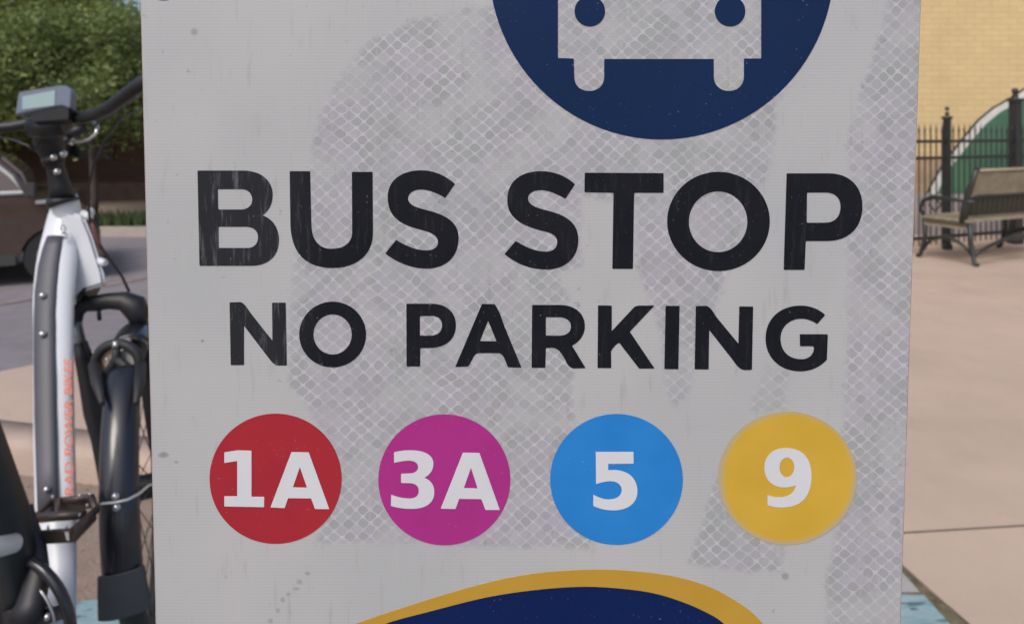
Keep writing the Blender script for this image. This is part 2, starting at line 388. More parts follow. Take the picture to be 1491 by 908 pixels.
def leafmat(name, c1, c2):
    m = bpy.data.materials.new(name); m.use_nodes = True; n = m.node_tree; b = n.nodes['Principled BSDF']
    g = n.nodes.new('ShaderNodeNewGeometry'); rp = n.nodes.new('ShaderNodeValToRGB')
    rp.color_ramp.elements[0].color = (*c1,1); rp.color_ramp.elements[1].color = (*c2,1)
    n.links.new(g.outputs['Random Per Island'], rp.inputs[0]); n.links.new(rp.outputs[0], b.inputs['Base Color'])
    b.inputs['Roughness'].default_value = .6
    tr = n.nodes.new('ShaderNodeBsdfTranslucent'); n.links.new(rp.outputs[0], tr.inputs[0])
    ms = n.nodes.new('ShaderNodeMixShader'); ms.inputs[0].default_value = .35
    n.links.new(b.outputs[0], ms.inputs[1]); n.links.new(tr.outputs[0], ms.inputs[2]); n.links.new(ms.outputs[0], n.nodes['Material Output'].inputs[0])
    return m
barkm = mat('bark', (.06,.045,.038), .9, col2=(.11,.085,.07), vscale=10, bump=.6, bscale=30)
def tree(x, y, z0, hcrown, rad, zc, label, lm, nclump=70, nleaf=170, tr=.09, seed=1, group='street trees across the road', leaf=.055):
    rnd = random.Random(seed)
    t = thing('street_tree', label, 'tree', (x, y, z0), group)
    m = MB(); top = Vector((x + .1, y, zc + hcrown*.4))
    m.tube([(x,y,z0),(x+.02,y,z0+.4),(x-.03,y,(z0+zc)/2),(x+.03,y,zc),top], [tr*1.4,tr,tr*.85,tr*.6,tr*.2], 9)
    cl = []
    for i in range(nclump):
        while True:
            p = Vector((rnd.uniform(-1,1), rnd.uniform(-1,1), rnd.uniform(-1,1)))
            if .25 < p.length < 1: break
        p = Vector((x + p.x*rad, y + p.y*rad*.8, zc + p.z*hcrown))
        cl.append(p)
    for p in cl[:16]:
        s_ = Vector((x, y, zc - hcrown*.5 + rnd.random()*hcrown*.6))
        m.tube([s_, s_.lerp(p,.5)+Vector((0,0,.12)), p], [tr*.4, tr*.22, tr*.06], 5)
    m.build('trunk', barkm, t, weld=False)
    vs_, fs_ = [], []
    for p in cl:
        rc = rnd.uniform(.35,.62)*rad*.42
        for k in range(int(nleaf*1.9)):
            q = Vector((rnd.gauss(0,1), rnd.gauss(0,1), rnd.gauss(0,.8)))*rc*.62 + p
            a = Vector((rnd.uniform(-1,1), rnd.uniform(-1,1), rnd.uniform(-.7,.4))).normalized()
            b = a.cross(Vector((rnd.uniform(-1,1), rnd.uniform(-1,1), rnd.uniform(-1,1)))).normalized()
            L = leaf*.62*rnd.uniform(.7,1.5); o_ = len(vs_)
            vs_ += [q - a*L, q + b*L*.5, q + a*L, q - b*L*.5]; fs_.append((o_, o_+1, o_+2, o_+3))
    m = MB(); m.add(vs_, fs_); m.build('crown', lm, t, weld=False, recalc=False)
    return t
lm1 = leafmat('leaves_dark', (.13,.175,.06), (.24,.30,.095))
lm2 = leafmat('leaves_light', (.20,.25,.06), (.32,.36,.09))
tree(-6.17, 10.9, -.22, .85, 1.6, 2.05, 'dark leafy street tree whose slim trunk stands right of the bicycle handlebar stem', lm1, 75, 170, .05, 3)
tree(-8.6, 12.2, -.22, 2.0, 1.9, 2.9, 'lighter green tree at the left edge above the brown truck', lm2, 90, 170, .1, 5, leaf=.065)
tree(-9.3, 13.4, -.2, 2.3, 1.9, 2.9, 'large dark tree filling the gap between the nearer street trees', lm1, 80, 190, .12, 8, leaf=.075)
tree(-11.2, 15.0-1.6, -.2, 2.3, 2.3, 3.0, 'tall dense tree standing farthest left beyond the truck', lm1, 70, 150, .12, 11, leaf=.08)
tree(-5.3, 13.2, -.2, .95, 1.9, 2.25, 'dense tree mostly hidden behind the left edge of the bus stop sign', lm1, 60, 140, .1, 13, leaf=.07)

# ------------------------------------------------------------------ truck
tp = P(42, 290, 7.0); yaw = R(30); S = .86
trk = thing('pickup_truck', 'brown pickup truck with chrome window trim parked on the road behind the bicycle', 'truck', (tp.x, tp.y, road_z(7)))
RM = Matrix.Rotation(yaw, 3, 'Z')
def T(x, y, z): return Vector((tp.x, tp.y, road_z(7))) + RM @ Vector((x*S, y*S, z*S))
paint = mat('brown_car_paint', (.078,.050,.040), .3, metal=.3, coat=.6, var=.1)
lowp = mat('truck_lower_trim', (.05,.05,.045), .6)
chrome = mat('chrome', (.7,.7,.7), .15, metal=1)
rubber = mat('tyre_rubber', (.02,.02,.021), .75, var=.2, vscale=30, bump=.3, bscale=60)
glassm = mat('truck_glass', (.13,.10,.085), .12, coat=.5)
W2 = 1.8
def arch(cx0, r, n=10): return [(cx0 + r*math.cos(math.pi*k/n), .30 + r*math.sin(math.pi*k/n)) for k in range(n+1)]
poly = [(-3.55,.30),(-3.55,.95),(-1.75,.97),(0,.97),(.18,.97),(.46,.92),(.55,.84),(.63,.55),(.62,.30)] + arch(.25,.33) + arch(-2.5,.33)
m = MB(); m.prism(poly, 0, W2, lambda u, v, w_: T(u, w_, v)); m.build('body', paint, trk, bevel=.02)
m = MB(); m.prism([(-3.6,.30),(-3.6,.48),(-2.95,.48),(-2.95,.30)], -.02, W2+.02, lambda u,v,w_: T(u,w_,v)); m.prism([(-2.1,.24),(-2.1,.36),(-.12,.36),(-.12,.24)], -.02, W2+.02, lambda u,v,w_: T(u,w_,v))
m.prism([(.56,.3),(.56,.55),(.69,.52),(.69,.34)], -.02, W2+.02, lambda u,v,w_: T(u,w_,v)); m.build('sill_and_bumper', chrome if False else lowp, trk)
cab = [(-1.75,.97),(-1.65,1.45),(-1.5,1.52),(-.85,1.54),(-.52,1.50),(-.30,1.40),(-.12,1.22),(0.02,.97)]
m = MB()
cw = lambda u, v, w_: T(u, (w_ + (v-.97)*.22*(1 if w_ < W2/2 else -1)), v)
m.prism(cab, .03, W2-.03, cw); m.build('cab', paint, trk, bevel=.02)
win = [(-1.55,1.02),(-1.5,1.40),(-.9,1.45),(-.55,1.455),(-.345,1.365),(-.165,1.20),(-.05,1.02)]
for y0, y1 in ((.0, .02),):
    m = MB(); m.prism(win, .018, .022, cw); m.build('side_window', glassm, trk)
m = MB(); ring = [cw(u, v, .016) for u, v in win]; m.tube(ring, .021, 8, closed=True); m.build('window_trim', mat('bright_trim', (.62,.62,.60), .3, metal=.3), trk)
m = MB(); m.bar(T(.06,-.012,.915), T(.20,-.012,.92), .03, .035); m.build('fender_badge', mat('badge_chrome', (.75,.75,.73), .3, metal=.2), trk, bevel=.006)
m = MB(); m.tube([cw(-.83,1.02,.012), cw(-.83,1.43,.012)], .02, 6); m.build('window_pillar', paint, trk)
m = MB(); m.prism([(-.28,1.39),(-.10,1.21),(-.02,1.02),(.012,1.02),(-.075,1.23),(-.26,1.42)], .2, W2-.2, cw); m.build('windshield', glassm, trk)
m = MB(); m.box(T(.02,-.13,1.06), (.09,.15,.13), RM); m.bar(T(.02,.0,1.0), T(.02,-.1,1.02), .03, .03); m.build('wing_mirror', lowp, trk, bevel=.015)
m = MB()
for xx in (-.82, -1.72): m.bar(T(xx,-.0015,.42), T(xx,-.0015,.96), .006, .003, up=Vector((0,0,1)).cross(RM @ Vector((1,0,0))))
m.bar(T(-3.5,-.002,.70), T(-.1,-.002,.70), .004, .02); m.build('door_seams', lowp, trk)
m = MB(); m.bar(T(-.72,-.02,.86), T(-.55,-.02,.86), .03, .03); m.build('door_handle', chrome, trk)
m = MB(); m.ball(T(.54,.14,.76), .1*S, sc=(1,1,.7)); m.build('headlight', mat('lamp_lens', (.7,.7,.68), .1, coat=1), trk)
for cx0 in (.25, -2.5):
    for y0 in (.13, W2-.13):
        m = MB(); m.tube([T(cx0,y0-.11,.31),T(cx0,y0-.1,.31),T(cx0,y0+.1,.31),T(cx0,y0+.11,.31)], [.28*S,.31*S,.31*S,.28*S], 28); wh = m.build('wheel', rubber, trk)
        m = MB(); m.tube([T(cx0,y0-.125,.31),T(cx0,y0+.125,.31)], [.18*S,.18*S], 20); m.build('rim', mat('alloy', (.4,.4,.4), .3, metal=.9), wh)
m = MB(); m.bar(T(-3.3,.25,.42), T(.6,.25,.42), .1, .12); m.bar(T(-3.3,1.5,.42), T(.6,1.5,.42), .1, .12); m.box(T(.2,.9,.42), (.5,.6,.2), RM); m.build('chassis', rubber, trk)
#ROAD-END

# ------------------------------------------------------------------ bicycle
hubc = Vector(((212-CX)/F*1.75, 1.75, .35)); wd = Vector((-.347,.938,0)).normalized(); lean = R(4)
wa = wd.cross(Vector((0,0,1))).normalized()      # axle, to the right
wu = (Vector((0,0,1))*math.cos(lean) - wa*math.sin(lean)).normalized(); wa = wd.cross(wu).normalized()
bike = thing('electric_bicycle', 'white step-through electric bicycle with black fenders standing left of the sign', 'bicycle', (-.95, 1.5, 0))
white = mat('white_frame_paint', (.62,.65,.70), .42, coat=.15, var=.03, vscale=6)
bblk = mat('black_bike_metal', (.010,.011,.014), .5, coat=0, var=.2, vscale=20)
gloss = mat('gloss_black_fender', (.010,.012,.019), .30, coat=.3)
silver = mat('silver_bike_metal', (.55,.56,.58), .28, metal=.9)
grey = mat('battery_grey', (.062,.064,.082), .5, var=.1, vscale=12)
plastic = mat('black_plastic', (.014,.015,.018), .6, var=.15)
flapm = mat('mudflap_rubber', (.05,.053,.062), .7, var=.15, vscale=10)
def pt(m, rows, seg=14, **k):
    pts = [P(a, b, y) for a, b, y, r in rows]; m.tube(pts, [r/F*y for a, b, y, r in rows], seg, **k)
def fy(py): return 1.78 + (1.33-1.78)*(py-300)/608
# frame
m = MB()
rows = [(92,297,16),(90,315,20),(88,335,23),(86,355,26),(83,380,28),(80,410,28.5),(78,440,28),(78,480,27),(78,560,27),(79,640,27.5),(81,720,27.5),(83,800,26),(85,860,24),(86,908,22),(80,960,22)]
pt(m, [(a, b, fy(b), r) for a, b, r in rows], 24, ratio=.62, side=(1,0,0))
pt(m, [(92,291,1.76,19.5),(96,300,1.765,18.5),(103,325,1.785,17),(113,355,1.79,16),(124,390,1.795,16),(134,420,1.785,19)], 20)
# gusset between head tube and down tube
gp = [(84,316),(104,308),(122,314),(133,340),(143,372),(151,398),(153,415),(124,424),(109,440),(103,470),(88,474),(78,400)]

pt(m, [(120,310,1.75,5),(129,315,1.745,5.5),(132,317,1.74,4)], 10); pt(m, [(138,378,1.75,5),(150,382,1.745,6),(154,383,1.74,4)], 10)
pt(m, [(-90,806,1.0,16),(-20,800,1.12,15),(22,790,1.17,13)], 12)
frame = m.build('frame', white, bike, bevel=0)
m = MB(); m.prism(gp, -.03, .03, lambda u, v, w_: P(u, v, 1.766 + w_)); m.build('head_junction', white, bike, bevel=.009)
m = MB(); pt(m, [(91,287,1.755,20),(91,291,1.755,21),(93,297,1.755,21)], 20); m.build('headset', bblk, bike); m = MB(); pt(m, [(128,421,1.78,24),(134,424,1.78,24)], 20); m.build('headset', bblk, bike)
m = MB()
bat = [(80,344,11.5),(76,360,13.5),(71,385,15),(67,420,15.5),(65,460,15),(65,520,15),(66,600,15),(68,680,14.5),(70,752,14)]
pt(m, [(a, b, fy(b)-.026, r) for a, b, r in bat], 20, ratio=.42, side=(1,0,0)); battery = m.build('battery', grey, bike)
for a, b in ((62,430),(62,486),(68,712)):
    m = MB(); m.ball(P(a, b, fy(b)-.040), .0075 if b < 700 else .006); m.build('bolt', silver, bike)
# frame lettering
def text(s_, a, b, size, mtl, name, parent, up, shear=0., off=Vector((0,0,0))):
    cu = bpy.data.curves.new('t', 'FONT'); cu.body = s_; cu.size = 1; cu.shear = shear; cu.extrude = .01; cu.offset = .008
    tmp = bpy.data.objects.new('t', cu); C.objects.link(tmp)
    dg = bpy.context.evaluated_depsgraph_get(); me = bpy.data.meshes.new_from_object(tmp.evaluated_get(dg))
    bpy.data.objects.remove(tmp)
    xs_ = [v.co.x for v in me.vertices]; x0, x1 = min(xs_), max(xs_); a = Vector(a); b = Vector(b)
    ex = (b-a)/(x1-x0); d_ = (b-a).normalized(); u = (up - d_*up.dot(d_)).normalized()*size; nn = d_.cross(u).normalized()
    for v in me.vertices: v.co = a + ex*(v.co.x-x0) + u*v.co.y + nn*v.co.z*.05 + off
    me.materials.clear(); me.materials.append(mtl); me.name = name
    o = bpy.data.objects.new(name, me); C.objects.link(o); o.parent = parent
    if parent.type == 'EMPTY': o.matrix_parent_inverse = Matrix.Translation(parent.location).inverted()
    return o
orange = mat('orange_decal', (.72,.15,.075), .5)
text('RAD POWER BIKES', P(107,720,fy(720)-.030), P(104.5,521,fy(521)-.030), .0205, orange, 'frame_lettering', bike, Vector((-1,-.55,0)), .15)
text('RAD', P(99,347,1.712), P(95,327,1.712), .018, mat('grey_decal', (.07,.07,.08), .5), 'frame_logo', bike, Vector((-1,0,0)))
# stem, bar, display
m = MB()
pt(m, [(66,180,1.70,12),(70,196,1.72,20),(74,214,1.73,20),(78,232,1.74,13),(81,245,1.745,12),(87,270,1.75,14),(91,288,1.755,17)], 16)
pt(m, [(76,228,1.735,15),(79,238,1.735,15)], 14)
pt(m, [(44,186,1.67,14),(70,184,1.67,19),(97,182,1.67,15)], 14)
m.build('stem', bblk, bike)
for a, b, r, Yb in ((78,229,5,1.705),(83,250,5,1.72),(92,224,5.5,1.715),(87,163,4,1.63),(52,172,3,1.63)):
    m = MB(); m.ball(P(a,b,Yb), r/F*Yb*1.0); m.build('stem_bolt', silver, bike)
m = MB()
pt(m, [(-70,190,1.62,8),(-20,188,1.65,8),(20,184,1.66,8),(50,178,1.67,8),(72,174,1.67,9),(95,170,1.67,8.5),(120,171,1.65,8.5),(142,166,1.62,9),(160,156,1.59,9.5),(180,141,1.56,10),(200,126,1.54,11),(240,102,1.5,12)], 16)
m.build('handlebar', bblk, bike)
m = MB(); pt(m, [(235,105,1.495,14),(300,70,1.42,15),(330,56,1.40,15)], 14); m.build('grip', rubber, bike)
m = MB(); pt(m, [(-65,190,1.615,11),(-150,210,1.55,12)], 14); m.build('grip', rubber, bike)
dpl = [(22,166),(27,134),(88,124),(98,125),(104,132),(102,157),(96,155),(90,153)]
dn = Vector((.1,-.93,.35)).normalized()
m = MB(); cD = P(62,145,1.62)
def DF(u, v, w_): q = P(u, v, 1.62); return q + Vector((0,1,0))*w_ + Vector((0,0,-.4))*w_
m.prism(dpl, 0, .022, DF); disp = m.build('display', mat('display_case', (.15,.18,.25), .4), bike, bevel=.0015)
m = MB(); m.prism([(33,141),(81,132),(80,154),(33,160)], -.0015, .0, DF); m.build('screen', mat('lcd_screen', (.30,.42,.45), .2, var=.05), disp)
m = MB(); m.prism([(40,160),(98,150),(98,172),(46,176)], .004, .03, DF); m.build('display_mount', bblk, disp)
m = MB(); pt(m, [(104,206,1.66,2.4),(118,206,1.65,2.2),(131,202,1.64,2.2),(140,194,1.64,2.2),(142,184,1.65,2.6),(137,178,1.66,2.6)], 8)
pt(m, [(98,203,1.66,6),(106,207,1.66,5)], 8); m.build('bell', silver, bike)
m = MB(); pt(m, [(100,196,1.64,7),(112,190,1.64,8),(126,186,1.65,6)], 10); m.ball(P(97,204,1.63), .008); m.build('brake_clamp', bblk, bike)
for rows in ([(205,160,1.5,1.6),(178,172,1.55,1.6),(155,200,1.6,1.6),(136,240,1.66,1.6),(128,280,1.7,1.7),(131,330,1.72,2),(140,352,1.72,2.2),(160,377,1.73,2.2),(178,403,1.74,2),(188,424,1.75,2)],
             [(205,140,1.52,1.3),(170,165,1.57,1.3),(146,176,1.6,1.3),(124,196,1.64,1.3)],
             [(60,205,1.66,1.8),(48,220,1.6,1.8),(40,212,1.6,1.8),(20,204,1.62,1.8),(-20,196,1.62,1.8)],
             [(113,452,1.76,1.8),(117,478,1.75,1.8),(124,502,1.74,1.8),(131,520,1.72,1.8)]):
    m = MB(); pt(m, rows, 8); m.build('cable', bblk, bike)
m = MB(); pt(m, [(131,318,1.722,2.5),(137,335,1.722,4),(142,352,1.722,3.5),(150,368,1.73,3.5),(153,376,1.73,2.5)], 10); m.build('cable_boot', mat('red_boot', (.12,.045,.035), .6), bike)
# fork
stn = mat('grey_stanchion', (.20,.23,.235), .35, metal=.3)
m = MB()
pt(m, [(110,474,1.755,8),(112,455,1.76,10),(122,444,1.765,11),(140,441,1.77,12),(160,438,1.77,12),(180,438,1.775,14),(196,446,1.775,18),(202,458,1.775,16),(203,472,1.775,11)], 16)
pt(m, [(144,452,1.76,3),(145,466,1.76,3)], 8)
m.build('fork_crown', bblk, bike)
m = MB(); pt(m, [(111,466,1.755,7),(122,520,1.755,7.5)], 14); m.build('stanchion', stn, bike)
m = MB(); pt(m, [(203,466,1.775,8),(209,530,1.775,8.5)], 14); m.build('stanchion', stn, bike)
m = MB(); pt(m, [(117,498,1.755,9),(122,520,1.755,12),(130,560,1.755,13),(137,600,1.752,14),(145,640,1.75,11),(152,690,1.75,9),(157,716,1.75,9)], 16); m.build('fork_leg', bblk, bike)
m = MB(); pt(m, [(211,510,1.78,10),(216,560,1.775,11),(228,640,1.76,11),(240,708,1.76,10)], 16); m.build('fork_leg', bblk, bike)
# front wheel
def wheel(c, d_, u, a_, rad, spokes=28, name='front_wheel'):
    m = MB(); ring = [c + (d_*math.cos(t) + u*math.sin(t))*(rad-.024) for t in [2*math.pi*k/56 for k in range(56)]]
    m.tube(ring, .025, 12, closed=True); ty = m.build(name, rubber, bike)
    m = MB(); ring = [c + (d_*math.cos(t) + u*math.sin(t))*(rad-.055) for t in [2*math.pi*k/56 for k in range(56)]]
    m.tube(ring, .011, 8, closed=True); m.build('rim', bblk, ty)
    m = MB(); m.tube([c - a_*.05, c - a_*.03, c + a_*.03, c + a_*.05], [.02,.028,.028,.02], 16); m.build('hub', bblk, ty)
    m = MB()
    for k in range(spokes):
        t = 2*math.pi*k/spokes; s_ = 1 if k % 2 else -1; t2_ = t + (.5 if (k//2) % 2 else -.5)
        m.tube([c + a_*.03*s_ + (d_*math.cos(t2_)+u*math.sin(t2_))*.025, c + (d_*math.cos(t)+u*math.sin(t))*(rad-.06)], .0012, 5)
    m.build('spokes', bblk, ty)
wheel(hubc, wd, wu, wa, .345)
# fender: curved section swept over the wheel
def fend(f0, f1, rr, hw, thick, drop, n=40, nc=12, flare=0):
    vs_, fs_ = [], []
    for i in range(n+1):
        fr = i/n; ph = R(f0 + (f1-f0)*fr)
        for k in range(nc+1):
            s_ = -1 + 2*k/nc; rr_ = rr - drop*(abs(s_)**2.6)
            hw_ = hw*(1 + flare*fr)
            vs_.append(hubc + wd*math.cos(ph)*rr_ + wu*math.sin(ph)*rr_ + wa*s_*hw_)
        for k in range(nc, -1, -1):
            s_ = -1 + 2*k/nc; rr_ = rr - drop*(abs(s_)**2.6) - thick
            vs_.append(hubc + wd*math.cos(ph)*rr_ + wu*math.sin(ph)*rr_ + wa*s_*(hw_-thick*.5))
    w_ = 2*(nc+1)
    for i in range(n):
        for k in range(w_): fs_.append((i*w_+k, i*w_+(k+1) % w_, (i+1)*w_+(k+1) % w_, (i+1)*w_+k))
    fs_.append(tuple(range(w_))); fs_.append(tuple(n*w_ + k for k in range(w_))[::-1])
    return vs_, fs_
m = MB(); m.add(*fend(117, 180, .385, .0355, .004, .018), True); fen = m.build('front_fender', gloss, bike)
m = MB(); m.add(*fend(40, 100, .385, .0375, .004, .018), True); m.build('fender_front_section', gloss, fen)
m = MB(); m.add(*fend(178, 191, .389, .040, .005, .010, flare=.16), True); m.build('mudflap', flapm, bike)
# bracket ring between crown and fender
def ring_pts(cx, cy, rx, ry, Y, n=32, t0=0, t1=2*math.pi): return [P(cx + rx*math.cos(t0+(t1-t0)*k/n), cy + ry*math.sin(t0+(t1-t0)*k/n), Y) for k in range(n)]
m = MB(); m.tube(ring_pts(171,528,32,28,1.60), .0105, 10, closed=True)
pt(m, [(170,504,1.59,5),(169,522,1.59,7),(159,538,1.59,6),(152,550,1.59,5)], 10); pt(m, [(169,522,1.59,7),(184,534,1.59,6),(199,546,1.58,6)], 10)
pt(m, [(138,530,1.60,9),(142,556,1.56,9),(149,588,1.48,4)], 10); pt(m, [(204,530,1.60,8),(203,556,1.55,8),(198,588,1.47,4)], 10)
m.build('fender_bracket', plastic, bike)
m = MB(); pt(m, [(168,496,1.59,3.5),(168,506,1.585,4.5)], 8); m.ball(P(156,523,1.58), .004); m.build('bracket_bolt', silver, bike)
for pl, c in (([(147,522),(150,513),(158,508),(165,509),(166,517),(160,530),(154,540),(148,536)], (.42,.31,.24)), ([(174,512),(184,507),(194,510),(200,520),(199,531),(190,530),(178,522)], (.33,.33,.32)), ([(170,529),(178,531),(188,540),(180,547),(168,550),(162,545)], (.24,.23,.26))):
    m = MB(); m.prism(pl, 0, .003, lambda u, v, w_: P(u, v, 1.605 + w_)); m.build('opening_fill', mat('opening_tint', c, .35), bike)  # pale plates added in place of the bracket's see-through openings
m = MB()
pt(m, [(147,733,1.38,1.5),(168,731,1.365,1.6),(186,727,1.37,1.7),(203,718,1.40,1.7),(217,706,1.46,1.7),(238,700,1.60,1.8)], 8); m.build('fender_stay', mat('pale_wire', (.62,.62,.58), .35, metal=.2), bike)
m = MB(); m.ball(P(168,722,1.372), .0065); m.ball(P(170,738,1.372), .0065); m.build('stay_clamp', silver, bike)
# seat tube, crank, chainring, pedal
m = MB(); pt(m, [(-110,420,1.05,26),(-60,560,1.1,30),(-34,640,1.14,33),(5,745,1.22,32),(24,840,1.26,26),(31,906,1.28,24)], 16); m.build('seat_tube', bblk, bike)
cr = P(31, 906, 1.25); e1 = Vector((.957,-.29,0)); e2 = Vector((0,0,1)); en = e1.cross(e2)
def CR(t, r, o=0): return cr + (e1*math.cos(t) + e2*math.sin(t))*r + en*o
m = MB(); m.tube([CR(2*math.pi*k/48, .109) for k in range(48)], .0085, 10, closed=True)
m.tube([CR(2*math.pi*k/48, .094, -.004) for k in range(48)], .004, 8, closed=True)
for k in range(5):
    t = k*2*math.pi/5 + .4; m.bar(CR(t, .015), CR(t, .1), .024, .01, up=en)
m.tube([cr - en*.03, cr + en*.02], [.034,.03], 20); 
cring = m.build('chainring', gloss, bike)
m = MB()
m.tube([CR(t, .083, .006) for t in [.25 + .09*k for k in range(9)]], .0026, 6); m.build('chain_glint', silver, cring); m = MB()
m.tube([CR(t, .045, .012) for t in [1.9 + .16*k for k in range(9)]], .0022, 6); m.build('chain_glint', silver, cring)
for k in range(5):
    m = MB(); m.ball(CR(k*2*math.pi/5 + .4, .072, .008), .006); m.build('chainring_bolt', silver, cring)
m = MB(); pt(m, [(34,738,1.30,13),(40,760,1.295,13),(52,800,1.27,15),(54,840,1.25,18),(45,880,1.225,21),(31,908,1.21,24)], 14, ratio=.7, side=(1,0,0)); m.build('crank_arm', bblk, bike)
pm = mat('pedal_metal', (.07,.052,.046), .42, metal=.3)
m = MB()
def seg(a, b, r): m.tube([P(*a), P(*b)], [r/F*a[2], r/F*b[2]], 8)
BLp, BRp, FRp, FLp = (76,729,1.43), (133,723,1.41), (106,772,1.28), (46,776,1.30)
MLp, MRp = (48,754,1.355), (122,748,1.345)
seg(BLp, BRp, 4.5); seg(BRp, (140,742,1.38), 5); seg((140,742,1.38), FRp, 5.5); seg(BLp, MLp, 4); seg(MLp, FLp, 5); seg(MLp, MRp, 7); seg((84,728,1.42),(84,750,1.35),4)
seg(FLp, FRp, 4); 
m.prism([(45,776),(106,772),(109,789),(46,793)], -.006, .006, lambda u, v, w_: P(u, v, 1.285 + w_))
m.prism([(106,772),(140,742),(141,756),(109,790)], -.005, .005, lambda u, v, w_: P(u, v, 1.285 + (u-106)/34*.095 + w_))
m.prism([(76,729),(133,723),(132,740),(80,744)], -.004, .004, lambda u, v, w_: P(u, v, 1.425 + w_))
seg((20,750,1.33), MLp, 8)
ped = m.build('pedal', pm, bike)
m = MB()
for a in ((77,724,1.42),(116,722,1.40),(131,720,1.40),(70,768,1.27),(97,766,1.265),(116,750,1.33),(44,772,1.28),(127,736,1.36)): m.tube([P(a[0],a[1]+2,a[2]), P(a[0],a[1]-3,a[2])], .0022, 6)
m.build('pedal_studs', silver, ped)
m = MB(); m.prism([(94,774),(100,774),(101,786),(97,786)], -.009, -.006, lambda u, v, w_: P(u, v, 1.285 + w_)); m.build('pedal_reflector', mat('clear_lens', (.6,.6,.58), .2), ped)
# rear part, outside the frame of the picture
rw = Vector((-.63, .78, .345)); hd = Vector((-.405,.914,0)).normalized()
wheel(rw, hd, Vector((0,0,1)), hd.cross(Vector((0,0,1))), .345, name='rear_wheel')
m = MB(); sp_ = P(-110,420,1.05); m.tube([sp_, sp_ + Vector((.03,-.06,.12))], .014, 12); m.build('seat_post', silver, bike)
m = MB(); s0 = sp_ + Vector((.03,-.06,.13)); m.tube([s0 - hd*.13, s0 - hd*.08, s0, s0 + hd*.08, s0 + hd*.14], [.03,.075,.06,.03,.012], 16, ratio=.4, side=hd.cross(Vector((0,0,1)))); m.build('saddle', plastic, bike)

# ------------------------------------------------------------------ the bus stop sign
K = .0549; Y454 = .305*F/1112
Y0 = Y454*(1 - K*(454-HY)/F)
def SY(py): return Y0/(1 - K*(py-HY)/F)
sn = Vector((0, -1, -K)).normalized()      # face normal, towards the viewer
def SP(px, py, off=0.0): return P(px, py, SY(py)) + sn*off
sign = thing('bus_stop_sign', 'large white reflective BUS STOP NO PARKING sign with coloured route discs', 'sign', (0, SY(1250)+.03, 0))
TOPY, BOTY = -345, 1262
def lx(py): return 204 + (226-204)*py/908
def rx_(py): return 1342 - 30*py/908
# panel
m = MB(); cs = [SP(lx(TOPY),TOPY), SP(rx_(TOPY),TOPY), SP(rx_(BOTY),BOTY), SP(lx(BOTY),BOTY)]
m.add([c for c in cs] + [c - sn*.0022 for c in cs], [(0,1,2,3),(7,6,5,4),(0,4,5,1),(1,5,6,2),(2,6,7,3),(3,7,4,0)])
alu = mat('aluminium_plate', (.42,.36,.35), .5, metal=.3, var=.2, vscale=60)
m.build('panel', alu, sign, bevel=.0004)
# reflective sheet with painted sky reflections, zones set by a mask attribute
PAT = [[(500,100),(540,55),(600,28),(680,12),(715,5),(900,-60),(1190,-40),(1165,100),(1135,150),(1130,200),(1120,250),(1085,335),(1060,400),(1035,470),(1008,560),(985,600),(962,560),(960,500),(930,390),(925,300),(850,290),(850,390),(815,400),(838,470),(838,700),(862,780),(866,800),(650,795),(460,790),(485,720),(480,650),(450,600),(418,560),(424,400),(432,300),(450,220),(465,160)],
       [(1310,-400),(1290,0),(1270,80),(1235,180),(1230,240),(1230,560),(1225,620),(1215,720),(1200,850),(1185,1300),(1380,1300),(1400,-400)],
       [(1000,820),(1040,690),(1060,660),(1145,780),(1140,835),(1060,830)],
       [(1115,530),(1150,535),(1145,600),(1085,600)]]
def sdist(poly, x, y):
    ins = False; dmin = 1e9; n = len(poly)
    for i in range(n):
        x1, y1 = poly[i]; x2, y2 = poly[(i+1) % n]
        if (y1 > y) != (y2 > y) and x < (x2-x1)*(y-y1)/(y2-y1) + x1: ins = not ins
        dx, dy = x2-x1, y2-y1; t = max(0, min(1, ((x-x1)*dx + (y-y1)*dy)/(dx*dx+dy*dy)))
        dmin = min(dmin, (x-x1-t*dx)**2 + (y-y1-t*dy)**2)
    return dmin**.5 * (1 if ins else -1)
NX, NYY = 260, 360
verts, refl_mask, uvp = [], [], []
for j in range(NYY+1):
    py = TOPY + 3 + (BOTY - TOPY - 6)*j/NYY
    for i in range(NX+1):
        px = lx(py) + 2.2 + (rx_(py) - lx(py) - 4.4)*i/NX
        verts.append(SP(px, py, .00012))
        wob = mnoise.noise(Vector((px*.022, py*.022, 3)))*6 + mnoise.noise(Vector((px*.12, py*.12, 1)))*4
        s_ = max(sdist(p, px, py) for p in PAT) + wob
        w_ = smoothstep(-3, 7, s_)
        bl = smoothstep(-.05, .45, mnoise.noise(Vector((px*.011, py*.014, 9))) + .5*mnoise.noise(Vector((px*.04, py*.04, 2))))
        refl_mask.append(w_ * (1 - .5*bl)); uvp.append((px, py))
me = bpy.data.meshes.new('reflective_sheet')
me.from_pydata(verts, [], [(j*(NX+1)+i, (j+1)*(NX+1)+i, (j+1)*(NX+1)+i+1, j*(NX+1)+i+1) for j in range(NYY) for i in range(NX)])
at = me.attributes.new('reflection_mask', 'FLOAT', 'POINT'); at.data.foreach_set('value', refl_mask)
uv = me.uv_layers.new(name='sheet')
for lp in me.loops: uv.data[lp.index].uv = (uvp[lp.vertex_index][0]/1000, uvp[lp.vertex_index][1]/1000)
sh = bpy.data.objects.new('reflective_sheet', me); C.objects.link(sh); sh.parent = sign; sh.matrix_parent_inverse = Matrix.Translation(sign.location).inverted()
def N_(n, t, **k):
    x = n.nodes.new(t)
    for a_, b_ in k.items(): setattr(x, a_, b_)
    return x
